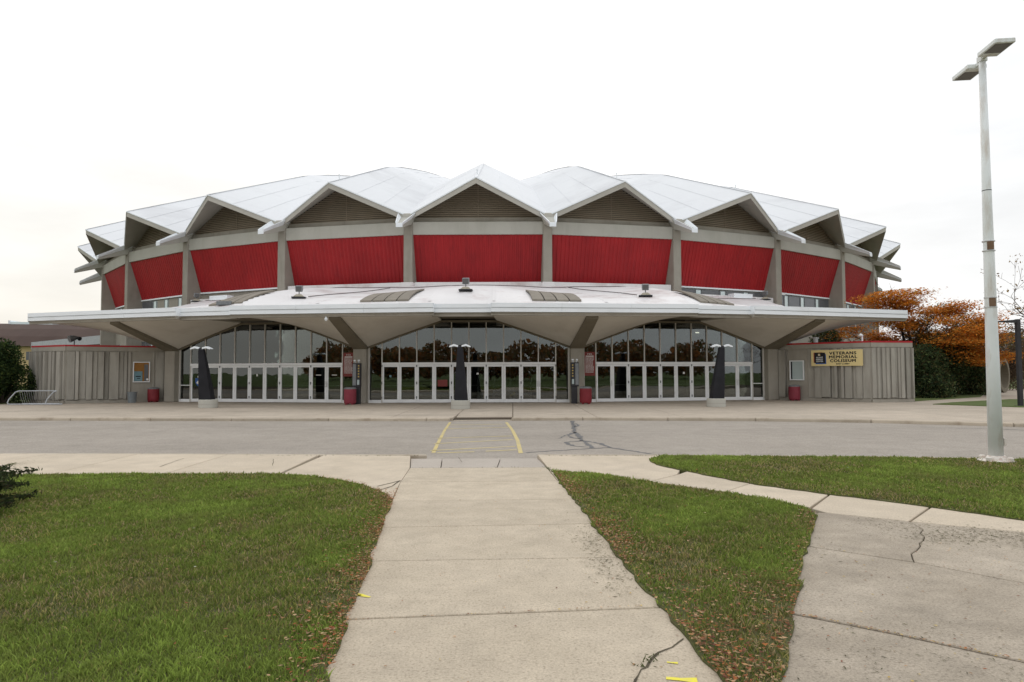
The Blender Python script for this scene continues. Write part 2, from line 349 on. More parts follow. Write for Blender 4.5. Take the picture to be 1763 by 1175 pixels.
# tar-sealed cracks
tars=[([(4.48,24.3),(4.35,22.5),(4.15,19.83),(4.12,17.36),(4.17,15.67)],.13),([(4.4,23.2),(4.55,22.4),(4.3,21.6)],.07),
 ([(4.2,19.9),(3.83,18.94),(3.95,18.2),(4.12,17.9)],.08),([(4.12,17.36),(3.62,17.0),(3.79,16.1),(4.1,15.9)],.1),
 ([(4.12,17.36),(4.5,16.6),(4.62,15.75)],.1),([(4.17,15.67),(4.59,15.77),(5.19,14.75),(5.3,14.6)],.08),([(4.17,15.67),(3.4,15.25),(2.63,14.82)],.06),
 ([(3.83,18.94),(3.6,18.0)],.05),([(17,20.3),(20,17.2),(24,14.2)],.06),([(15,21.2),(17.2,20.1)],.05)]
for p,w in tars: ribbon('tar_seal',p,w,ZR+.004,'tar',road,.05)
# crossing
ribbon('crossing_line',[(.16,23.8),(.30,20.5),(.52,16.5),(.62,14.85)],.085,ZR+.004,'yellow_paint',road)
ribbon('crossing_line',[(2.12,23.8),(2.34,20.5),(2.47,17.5),(2.52,14.75)],.095,ZR+.004,'yellow_paint',road)
for a,b in (((.22,22.6),(2.0,22.9)),((.22,21.1),(2.2,21.6)),((.34,18.1),(2.32,18.7)),((.42,16.75),(2.36,17.7)),((.5,15.3),(2.4,16.1)),((1.75,15.15),(2.44,15.4)),((.7,14.85),(1.5,15.05))):
    ribbon('crossing_hatch_line',[a,b],.075,ZR+.004,'worn_paint',road)

def inter(poly_pts,x):
    for a,b in zip(poly_pts,poly_pts[1:]):
        if a[0]<=x<=b[0]: return a[1]+(b[1]-a[1])*(x-a[0])/(b[0]-a[0])
    return poly_pts[0][1] if x<poly_pts[0][0] else poly_pts[-1][1]
GAP=.012
# far pavement with slabs
pv=MB(); pv.poly([(x,y+.3,-.06) for x,y in KERB]+[(60,60,-.06),(-70,60,-.06)]); plaza=tag(pv.build('forecourt_pavement','soil'),kind='structure')
xs=[-34,-30,-26.4,-22.9,-19.4,-15.9,-12.4,-8.9,-5.3,-2.1,.2,2.35,5.4,8.5,11.6,14.8,18.2,21.8,25.5,29.5]
def slab(poly,parent,mat,z0=-.14,z1=0,zf=None,name='paving_slab'):
    mb=MB(); mb.prism(poly,z0,z1,zf=zf); return mb.build(name,mat,parent,bevel=.006)
for a,b in zip(xs,xs[1:]):
    f0,f1=inter(KERB,a)+.17,inter(KERB,b)+.17
    if (a,b)==(.2,2.35):
        slab([(a+GAP,f0-.15),(b-GAP,f1-.15),(b-GAP,27.6),(a+GAP,27.6)],plaza,'plaza_concrete',zf=lambda p:-.095 if p[1]<25.5 else 0)
        slab([(a+GAP,27.62),(b-GAP,27.62),(b-GAP,29.5),(a+GAP,29.5)],plaza,'plaza_concrete'); 
    elif a<25: slab([(a+GAP,f0),(b-GAP,f1),(b-GAP,max(f1+1.5,29.5)),(a+GAP,max(f0+1.5,29.5))],plaza,'plaza_concrete')
    else: slab([(a+GAP,f0),(b-GAP,f1),(b-GAP,29.5),(a+GAP,29.5)],plaza,'plaza_concrete')
    slab([(a+GAP,29.5+2*GAP),(b-GAP,29.5+2*GAP),(b-GAP,34.4),(a+GAP,34.4)],plaza,'plaza_concrete')
    slab([(a+GAP,34.4+2*GAP),(b-GAP,34.4+2*GAP),(b-GAP,47),(a+GAP,47)],plaza,'plaza_concrete')
slab([(29.5+GAP,20),(48,12),(60,30),(60,60),(29.5+GAP,60)],plaza,'plaza_concrete')
slab([(-34-GAP,27.6),(-70,31.9),(-70,40),(-34-GAP,40)],plaza,'plaza_concrete')
# kerb stones
kp=[]; 
for (x0,y0),(x1,y1) in zip(KERB,KERB[1:]):
    n=max(1,round(math.hypot(x1-x0,y1-y0)/3.0))
    for k in range(n): kp.append(((x0+(x1-x0)*k/n,y0+(y1-y0)*k/n),(x0+(x1-x0)*(k+1)/n,y0+(y1-y0)*(k+1)/n)))
kb=MB(); kb.poly([(x,y+.02,ZR+.002) for x,y in KERB]+[(x,y+.3,ZR+.002) for x,y in reversed(KERB)]); kerb=tag(kb.build('kerb','soil'),kind='structure')
for (x0,y0),(x1,y1) in kp:
    lo=lambda x:.012 if .15<x<2.2 else .11
    for (u0,u1) in ((0,1),):
        ax,ay,bx,by=x0,y0,x1,y1
        pieces=[(ax,ay,bx,by)]
        if ax<.1<bx or ax<2.3<bx or (.1<=ax and bx<=2.3):
            pieces=[]; cuts=[ax]+[c for c in (.1,2.3) if ax<c<bx]+[bx]
            for c0,c1 in zip(cuts,cuts[1:]):
                pieces.append((c0,ay+(by-ay)*(c0-ax)/(bx-ax),c1,ay+(by-ay)*(c1-ax)/(bx-ax)))
        for cx0,cy0,cx1,cy1 in pieces:
            d=Vector((cx1-cx0,cy1-cy0,0)); n=Vector((-d.y,d.x,0)).normalized(); mb=MB()
            low=.1<=(cx0+cx1)/2<=2.3
            top=ZR+.02 if low else .004+random.uniform(-.006,.004)
            e=d.normalized()*.006; j=random.uniform(-.015,.015)
            mb.frame(Vector((cx0,cy0+j,ZR-.08))+e,d-2*e,n*(.02 if low else .17),(0,0,top-ZR+.08)); mb.build('kerb_stone','kerb_concrete',kerb,bevel=.03 if not low else 0)

# near pavement, path and walkway slabs
PL=[(.33,13.5),(.58,11.8),(.66,10.3),(.80,8.8),(.95,7.3),(1.10,6.02),(1.24,4.6),(1.34,3.7),(1.42,2.0),(1.45,1)]
PR=[(2.84,13.5),(2.93,11.8),(3.02,10.4),(3.12,8.9),(3.2,7.48),(3.26,6.15),(3.36,4.87),(3.42,4.23),(3.46,3.5),(3.5,1)]
pb=MB(); pb.quad((-60,1.2,-.13),(60,1.2,-.13),(60,13.0,-.13),(-60,13.0,-.13)); pb.poly([(-60,13,-.13),(30,13,-.13),(3,13.45,-.13),(-8.3,13.85,-.13),(-60,16.5,-.13)])
base=tag(pb.build('path_bed','soil'),kind='structure')
cp=MB(); cp.quad((.2,1.3,-.12),(3.7,1.3,-.12),(3.7,13.5,-.12),(.2,13.5,-.12)); path=tag(cp.build('central_path','soil'),kind='structure')
J=[(11.79,11.81),(10.3,10.36),(8.79,8.91),(7.29,7.48),(6.01,6.13),(4.6,4.87),(3.1,3.35),(1.5,1.7)]
for (a0,a1),(b0,b1) in zip(J,J[1:]):
    gg=.004 if a0 not in (4.6,6.01) else .009
    w=.018 if a0==4.6 else .009
    exl=0 if a0>8.8 else .3
    slab([(seg_lerp(PL,b0)-exl,b0+.005),(seg_lerp(PR,b1)+(0 if a0>11.5 else .3),b1+.005),(seg_lerp(PR,a1)+(0 if a0>11.5 else .3),a1-w),(seg_lerp(PL,a0)-exl,a0-w)],path,'path_concrete')
# dropped-kerb patch of three slabs
zf=lambda p:-.06 if p[1]>13 else 0
for (x0,x1,x2,x3) in ((.33,.95,1.1,.58),(.96,2.1,2.07,1.11),(2.11,2.84,2.93,2.08)):
    slab([(x0+.003,13.5),(x1-.003,13.5),(x2-.003,11.81),(x3+.003,11.81)],path,'patch_concrete',zf=zf)
sw=MB(); sw.quad((-40,10,-.125),(.2,10,-.125),(.2,13.7,-.125),(-40,13.7,-.125)); side=tag(sw.build('near_pavement','soil'),kind='structure')
x=.45; k=0; edges=[]
while x>-34: edges.append(x); x-=1.88
for k,(b,a) in enumerate(zip(edges,edges[1:])):
    ga=GAP
    tb,ta=inter(NEAR,b)-.01,inter(NEAR,a)-.01
    if k==0: slab([(a+ga,9.3),(.78,8.85),(.655,10.3),(.57,11.8),(.325,13.5),(a+ga,ta)],side,'sidewalk_concrete')
    else: slab([(a+ga,9.6),(b-ga,9.6),(b-ga-.1,tb),(a+ga-.1,ta)],side,'sidewalk_concrete')
# thin kerb top along the near edge
for (x0,y0),(x1,y1) in zip(NEAR,NEAR[1:]):
    if x0>=.6 and x1<=2.9: continue
    n=max(1,round(abs(x1-x0)/2.6))
    for q in range(n):
        ax,ay=x0+(x1-x0)*q/n,y0+(y1-y0)*q/n; bx,by=x0+(x1-x0)*(q+1)/n,y0+(y1-y0)*(q+1)/n
        mb=MB(); mb.frame((ax+.006,ay,ZR-.05),(bx-ax-.012,by-ay,0),(0,.15,0),(0,0,.05-ZR-.002)); mb.build('kerb_stone','kerb_concrete',side,bevel=.02)
# right part of the pavement and the walkway that runs off to the right
wk=MB(); wk.poly([(2.9,8,-.125),(4,1.4,-.125),(30,1.4,-.125),(30,9,-.125),(4,13.4,-.125),(2.9,13.4,-.125)]); walk=tag(wk.build('right_walkway','soil'),kind='structure')
slab([(2.95,11.81),(3.03,10.4),(4.05,9.6),(4.33,10.22),(4.97,10.95),(5.4,12.2),(5.4,13.38),(2.85,13.52)],walk,'sidewalk_concrete')
slab([(4.06,9.6),(4.9,8.6),(5.19,9.33),(5.61,9.81),(6.1,10.4),(5.3,11.4),(4.98,10.93),(4.345,10.2)],walk,'sidewalk_concrete')
slab([(4.92,8.6),(5.5,7.9),(5.90,8.26),(6.55,9.15),(6.9,9.6),(6.12,10.4),(5.62,9.8),(5.205,9.32)],walk,'sidewalk_concrete')
slab([(5.94,8.245),(6.0,8.0),(6.68,7.53),(7.33,8.25),(7.8,8.7),(6.92,9.6),(6.57,9.13)],walk,'sidewalk_concrete')
slab([(6.70,7.515),(11,5.0),(12.5,6.0),(7.82,8.7),(7.35,8.23)],walk,'sidewalk_concrete')
JAG=[(5.81,5.945)]+[(5.81+(x_-5.81)+random.uniform(-.028,.028),y_+random.uniform(-.02,.02)) for x_,y_ in [(5.87,6.05),(5.96,6.2),(6.05,6.33),(6.16,6.46),(6.24,6.6),(6.35,6.7),(6.45,6.86),(6.5,7.0),(6.6,7.12),(6.62,7.25)]]+[(6.655,7.36),(6.672,7.505)]
slab([(5.2,6.43)]+[(x_-.004,y_+.003) for x_,y_ in JAG]+[(5.99,7.98),(5.2,8.0),(4.6,7.0)],walk,'old_concrete')
slab([(6.25,5.43),(10.5,1.4),(14,1.4),(11,4.98)]+[(x_+.004,y_-.003) for x_,y_ in reversed(JAG)],walk,'old_concrete')
slab([(4.25,4.72),(4.79,4.325),(5.24,3.945),(8.2,1.4),(10.47,1.4),(6.235,5.415),(5.81,5.915),(5.19,6.41),(4.5,7.0),(3.9,5.6)],walk,'old_concrete')
slab([(3.5,1.4),(8.16,1.4),(5.22,3.92),(4.77,4.30),(4.23,4.695),(3.6,5.2)],walk,'old_concrete')
# cracks
for p,w,pr in (([(3.40,4.27),(3.30,4.14),(3.2,4.06),(3.12,3.92),(3.06,3.83),(3.0,3.71),(2.96,3.6)],.013,path),([(.39,9.9),(.64,10.41)],.016,side),([(.64,10.41),(.60,9.9),(.46,9.55)],.02,side),
  ([(-4.0,13.2),(-3.85,12.0)],.012,side),([(-2.2,13.0),(-1.9,12.1)],.01,side),([(1.3,13.2),(1.42,12.5)],.008,path)):
    ribbon('crack',p,w,.004,'crack_dark',pr,.008)
for p,w in (([(1.17,5.14),(1.22,5.11),(1.30,5.055)],.035),([(1.19,5.09),(1.225,5.105)],.02),([(3.17,3.73),(3.33,3.70)],.05),([(3.22,3.93),(3.28,3.92)],.03)):
    ribbon('spray_mark',p,w,.004,'spray_yellow',path,.004)

# lawns -------------------------------------------------------------
LAWN_L=[(-34,11.0),(-5.9,11.01),(-4.08,11.09),(-1.45,11.1),(-.57,10.66),(.23,9.9),(.64,9.24),(.8,8.79),(.95,7.3),(1.1,6.03),(1.24,4.6),(1.34,3.7),(1.42,2.0),(1.45,1.3),(-34,1.3)]
LAWN_M=[(2.99,11.33),(3.8,10.93),(4.46,10.07),(5.22,9.25),(5.66,8.75),(5.86,8.26),(5.78,7.77),(5.37,6.95),(4.93,6.1),(4.36,4.9),(4.03,4.18),(3.79,3.68),(3.62,3.1),(3.5,2.6),(3.46,3.5),(3.42,4.23),(3.36,4.87),(3.27,6.15),(3.21,7.48),(3.12,8.9),(3.03,10.4)]
LAWN_R=[(4.85,12.52),(4.98,13.0),(5.27,13.3),(9.29,12.95),(11.87,12.5),(20,9.3),(30,3.5),(14,2.8),(7.95,7.53),(7.6,8.0),(7.21,8.49),(6.54,9.14),(5.86,9.94),(5.19,11.28),(4.9,11.9)]
def inside(px,py,poly):
    c=np.zeros(len(px),bool); n=len(poly)
    for i in range(n):
        x0,y0=poly[i]; x1,y1=poly[(i+1)%n]
        t=((y0>py)!=(y1>py)); xx=(x1-x0)*(py-y0)/((y1-y0) if y1!=y0 else 1e-9)+x0
        c^=t&(px<xx)
    return c
def edge_dist(px,py,poly):
    d=np.full(len(px),1e9); n=len(poly)
    for i in range(n):
        x0,y0=poly[i]; x1,y1=poly[(i+1)%n]; dx,dy=x1-x0,y1-y0
        t=np.clip(((px-x0)*dx+(py-y0)*dy)/(dx*dx+dy*dy+1e-12),0,1)
        d=np.minimum(d,np.hypot(px-x0-t*dx,py-y0-t*dy))
    return d
def smooth_noise(px,py,sc,seed):
    r=np.random.default_rng(seed); o=np.zeros(len(px))
    for k in range(7):
        a=r.uniform(0,2*pi); f=sc*r.uniform(.6,1.8); o+=np.sin((px*np.cos(a)+py*np.sin(a))*f+r.uniform(0,6.3))
    return o/7
def lawn(name,poly,dens,seed,bare=None):
    rj=random.Random(seed); q=[]
    for (xa,ya),(xb,yb) in zip(poly,poly[1:]+poly[:1]):
        L_=math.hypot(xb-xa,yb-ya); n=max(1,int(L_/.14)) if L_<6 else 1; nx,ny=-(yb-ya)/L_,(xb-xa)/L_
        for k in range(n):
            j=rj.gauss(0,.011)+.008*sin(k*.37+xa)+.006*sin(k*1.3+ya) if n>1 else 0; q.append((xa+(xb-xa)*k/n+nx*j,ya+(yb-ya)*k/n+ny*j))
    poly=q
    mb=MB(); mb.prism(poly,-.12,.012); lw=tag(mb.build(name,'turf_base'),kind='structure')
    r=np.random.default_rng(seed)
    xs=[p[0] for p in poly]; ys=[p[1] for p in poly]; x0,x1,y0,y1=max(min(xs),-9),min(max(xs),15),max(min(ys),2.6),max(ys)
    n=int((x1-x0)*(y1-y0)*dens); px=r.uniform(x0,x1,n); py=r.uniform(y0,y1,n)
    # keep what lies in or near the view cone, thinner with distance
    vis=(np.abs(px-2.35)<.79*py+.8)|(r.uniform(0,1,n)<.35)
    keep=inside(px,py,poly)&vis&(r.uniform(0,1,n)<np.clip(6.0/py,.45,1.0))
    px,py=px[keep],py[keep]; ed=edge_dist(px,py,poly)
    patch=smooth_noise(px,py,1.8,seed+1)+.55*smooth_noise(px,py,5,seed+5); fine=smooth_noise(px,py,13,seed+2)
    keep=r.uniform(0,1,len(px))<np.clip(.80+.5*patch+.25*fine,.25,1)*np.clip(.75+ed*3.0,0,1)
    if bare is not None: keep&=(r.uniform(0,1,len(px))>bare(px,py,ed))
    px,py,ed,patch,fine=px[keep],py[keep],ed[keep],patch[keep],fine[keep]; n=len(px)
    h=r.gamma(6,.0047,n)*(1+.5*fine)*np.clip(.8+ed*2,.5,1); h=np.clip(h,.010,.07); w=r.uniform(.0024,.0046,n)*np.clip(py/5.0,1,2.2)
    a=r.uniform(0,2*pi,n); lean=r.uniform(.2,1.1,n)*h; la=r.uniform(0,2*pi,n)+.0
    dx,dy=np.cos(a)*w,np.sin(a)*w; lx,ly=np.cos(la)*lean,np.sin(la)*lean
    b=np.full(n,.008); V=np.empty((n,5,3))
    V[:,0]=np.stack([px-dx,py-dy,b],1); V[:,1]=np.stack([px+dx,py+dy,b],1)
    V[:,2]=np.stack([px+dx*.8+lx*.4,py+dy*.8+ly*.4,b+h*.65],1); V[:,3]=np.stack([px-dx*.8+lx*.4,py-dy*.8+ly*.4,b+h*.65],1)
    V[:,4]=np.stack([px+lx,py+ly,b+h],1)
    idx=np.arange(n)[:,None]*5
    F=(idx+np.array([0,1,2,0,2,3,3,2,4])[None,:]).ravel()
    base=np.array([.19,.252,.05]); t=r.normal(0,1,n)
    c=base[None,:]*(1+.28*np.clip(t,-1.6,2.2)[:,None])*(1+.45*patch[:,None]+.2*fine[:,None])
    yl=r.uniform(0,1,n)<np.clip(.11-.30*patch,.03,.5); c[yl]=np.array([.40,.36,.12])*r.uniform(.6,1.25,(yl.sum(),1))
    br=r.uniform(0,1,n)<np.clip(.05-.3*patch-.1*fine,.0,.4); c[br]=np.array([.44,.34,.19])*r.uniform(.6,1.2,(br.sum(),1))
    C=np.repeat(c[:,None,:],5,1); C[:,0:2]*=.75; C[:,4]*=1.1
    gr=np_mesh('grass',V.reshape(-1,3),F,3,'grass_blade',None,C.reshape(-1,3)); return lw,gr
def bare_m(px,py,ed):
    d=np.abs(px-np.interp(py,[3,5,8,11.4],[3.5,3.4,3.2,3.0])); return np.clip(.72-d*1.9,0,.72)*(np.sin(py*3.1)*.25+.75)
def bare_l(px,py,ed):
    return np.clip(.5-ed*3,0,.5)*(py<9.9)
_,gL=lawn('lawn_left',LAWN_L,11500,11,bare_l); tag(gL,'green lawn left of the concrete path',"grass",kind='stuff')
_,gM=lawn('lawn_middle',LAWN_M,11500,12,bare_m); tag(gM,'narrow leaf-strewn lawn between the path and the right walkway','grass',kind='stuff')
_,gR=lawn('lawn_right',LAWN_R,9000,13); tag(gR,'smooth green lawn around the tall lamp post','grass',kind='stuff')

# leaves and clippings
def leaf_field(name,px,py,pz,size,cols,seed,label,flat=.35,asp=(.3,.65)):
    r=np.random.default_rng(seed); n=len(px); s=r.uniform(size[0],size[1],n); a=r.uniform(0,2*pi,n)
    tx=r.normal(0,flat,n); ty=r.normal(0,flat,n); wr=r.uniform(asp[0],asp[1],n)
    ux,uy=np.cos(a),np.sin(a); vx,vy=-uy*wr,ux*wr
    V=np.empty((n,4,3)); 
    for k,(p,q) in enumerate(((-1,0),(0,-1),(1,0),(0,1))):
        ox=(ux*p+vx*q)*s/2; oy=(uy*p+vy*q)*s/2
        V[:,k]=np.stack([px+ox,py+oy,pz+.004+np.abs(tx*ox+ty*oy)+ (s*.10 if k in (1,3) else 0)*r.uniform(0,1,n)],1)
    idx=np.arange(n)[:,None]*4; F=(idx+np.array([0,1,2,0,2,3])[None,:]).ravel()
    ci=r.integers(0,len(cols),n); c=np.array(cols)[ci]*r.uniform(.6,1.25,(n,1)); C=np.repeat(c[:,None,:],4,1).reshape(-1,3)
    return tag(np_mesh(name,V.reshape(-1,3),F,3,'leaf_litter',None,C),label,'leaves',kind='stuff')
LC=[(.46,.17,.06),(.36,.13,.06),(.24,.11,.055),(.52,.29,.14),(.58,.37,.22),(.22,.08,.05),(.32,.18,.09),(.5,.36,.2)]
r=RNG
py=np.concatenate([r.uniform(3.0,9.4,3600)]); off=r.gamma(1.1,.12,len(py)); pxl=np.array([seg_lerp(PL,y) for y in py])-off+.03
k=r.uniform(0,1,len(py))<np.clip(.35+.65*np.sin(py*2.3+1)**2,0,1)
yy=r.uniform(8.6,10.6,350); t=np.interp(yy,[8.6,8.79,9.24,9.9,10.66],[.82,.8,.64,.23,-.57])-r.gamma(1.2,.08,350)
leaf_field('fallen_leaves',np.concatenate([pxl[k],t]),np.concatenate([py[k],yy]),np.full(k.sum()+350,.045)*r.uniform(.4,1.3,k.sum()+350),(.013,.04),LC,21,'brown fallen leaves along the left edge of the path')
py=r.uniform(2.8,11.2,5200); off=r.gamma(1.15,.14,len(py)); pxr=np.interp(py,[2.6,3.5,4.87,6.15,8.9,11.3],[3.5,3.46,3.36,3.27,3.12,3.0])+off
k=inside(pxr,py,LAWN_M)&(r.uniform(0,1,len(py))<np.clip(.5+.5*np.sin(py*2.0+.4),.12,1))
q=r.uniform(2.7,5.6,1500); qx=r.uniform(3.4,4.9,1500); k2=inside(qx,q,LAWN_M)
ry=r.uniform(4,8,300); rx=np.interp(ry,[3.68,4.9,6.1,6.95,7.77],[3.79,4.36,4.93,5.37,5.78])-r.gamma(1,.1,300)
X=np.concatenate([pxr[k],qx[k2],rx]); Y=np.concatenate([py[k],q[k2],ry])
leaf_field('fallen_leaves',X,Y,r.uniform(.02,.05,len(X)),(.014,.042),LC,22,'brown and red fallen leaves on the narrow lawn right of the path')
X=np.concatenate([r.uniform(-7,1,230),r.uniform(3.5,5.7,160),r.uniform(5,12,160),4.9+r.uniform(0,3.2,120)]); Y=np.concatenate([r.uniform(3.5,11,230),r.uniform(4,10.5,160),r.uniform(8,13,160),12-np.linspace(0,4.6,120)])
Z=np.full(len(X),.05); ins=inside(X,Y,LAWN_L)|inside(X,Y,LAWN_M)|inside(X,Y,LAWN_R)
leaf_field('fallen_leaves',X[ins],Y[ins],Z[ins],(.02,.045),LC+[(.5,.42,.2),(.4,.42,.3)],23,'stray fallen leaves scattered over the lawns')
# on concrete
X=np.concatenate([r.uniform(1.3,3.4,150),r.uniform(4.2,7.5,420),seg_x:=r.uniform(4.3,5.6,160),r.uniform(1.25,3.3,60)])
Y=np.concatenate([r.uniform(3.4,12,150),r.uniform(3.2,6.6,420),4.69-(seg_x-4.3)*.8+r.normal(0,.012,160),4.6+(r.uniform(0,2.05,60))*.13])
Y[-60:]=4.6+(X[-60:]-1.25)*.13
ok=~(inside(X,Y,LAWN_L)|inside(X,Y,LAWN_M)|inside(X,Y,LAWN_R))
leaf_field('fallen_leaves',X[ok],Y[ok],np.full(ok.sum(),.002),(.009,.028),LC+[(.62,.48,.18),(.6,.42,.12)],24,'loose small leaves lying on the concrete slabs',.15)
cl=[]
for cx,cy,sx,sy,n in ((6.35,7.35,.22,.16,200),(7.0,6.9,.35,.22,900),(7.7,6.5,.5,.25,700),(6.5,6.75,.25,.18,260),(3.12,6.6,.10,.5,420),(3.16,5.7,.09,.4,260),(5.2,7.0,.12,.5,120),(4.6,3.9,.5,.4,260),(-6.7,12.2,.12,.3,300)):
    cl.append(np.stack([r.normal(cx,sx,n),r.normal(cy,sy,n)],1))
cl=np.concatenate(cl); ok=~(inside(cl[:,0],cl[:,1],LAWN_L)|inside(cl[:,0],cl[:,1],LAWN_M)|inside(cl[:,0],cl[:,1],LAWN_R)); cl=cl[ok]
leaf_field('grass_clippings',cl[:,0],cl[:,1],np.full(len(cl),.001),(.012,.045),[(.11,.12,.05),(.15,.14,.07),(.09,.09,.05),(.18,.15,.09)],25,'dark grass clippings scattered on the walkway concrete',.1,(.10,.2))
# tufts growing in joints
tf=[]
for (a,b,n) in (((-6.61,11.95),(-6.8,12.56),160),((.63,13.42),(-3,13.66),60),((3,13.4),(5,13.35),60),((.6,11.79),(2.9,11.81),20),((3.2,4.06),(3.05,3.85),25),((2.93,11.8),(3.0,11.3),60)):
    t=r.uniform(0,1,n); tf.append(np.stack([a[0]+(b[0]-a[0])*t+r.normal(0,.02,n),a[1]+(b[1]-a[1])*t+r.normal(0,.02,n)],1))
tf=np.concatenate(tf); n=len(tf); a=r.uniform(0,6.28,n); h=r.uniform(.006,.028,n); V=np.empty((n,3,3))
V[:,0]=np.stack([tf[:,0]-np.cos(a)*.006,tf[:,1]-np.sin(a)*.006,np.zeros(n)],1); V[:,1]=np.stack([tf[:,0]+np.cos(a)*.006,tf[:,1]+np.sin(a)*.006,np.zeros(n)],1); V[:,2]=np.stack([tf[:,0]+r.normal(0,.02,n),tf[:,1]+r.normal(0,.02,n),h],1)
tag(np_mesh('weeds',V.reshape(-1,3),np.arange(n*3),3,'grass_blade',None,np.tile([[.07,.1,.025]],(n*3,1))),'small green weeds growing in the pavement joints','weeds',kind='stuff')

# ------------------------------------------------------------------ the coliseum
C0=(0,91.28,0); RC=45.56
arena=thing('arena_building','round concrete arena with zigzag white folded roof and red panels','arena',C0)
RHO=112.
def zridge(R): return 14.32+.40*(47.52-R) if R>37 else 14.32+.40*10.52+.27*(37**2-R*R)/74
def zval(R): return zridge(R)-2.75*(R/45.7)**2
H6=R_(6)
def pol(a,R,z): return (R*sin(a),-R*cos(a),z)
def roof_plate(side):
    mb=MB(); nt_,ns=30,6; top=[];bot=[]
    for i in range(nt_+1):
        t=i/nt_; row=[];rb=[]
        for j in range(ns+1):
            s=j/ns
            Rr=47.52+(2.5-47.52)*t; Rv=45.75+(2.5-45.75)*t; R=Rr+(Rv-Rr)*s
            pr=Vector(pol(0,Rr,zridge(Rr))); pv_=Vector(pol(side*H6,Rv,zval(Rv))); p=pr.lerp(pv_,s)
            row.append(p); rb.append(p-Vector((0,0,.40 if t<.3 else .3)))
        top.append(row); bot.append(rb)
    mb.grid(top,0,flip=(side<0)); mb.grid(bot,1,flip=(side>0))
    e=[(top[0][j],bot[0][j]) for j in range(ns+1)]
    for (a,b),(c,d) in zip(e,e[1:]):
        q=(b,a,c,d) if side<0 else (a,b,d,c); mb.quad(*q,m=2)
    # white drip edge along the eave
    for (a,b),(c,d) in zip(e,e[1:]):
        o=Vector((0,-.04,.03)); mb.frame(a+Vector((0,-.05,-.05)),c-a,(0,.06,0),(0,0,.08),m=3)
    return mb.build('roof_plate',['roof_white','eave_concrete','eave_concrete','white_metal'],arena)
rp=[roof_plate(-1),roof_plate(1)]
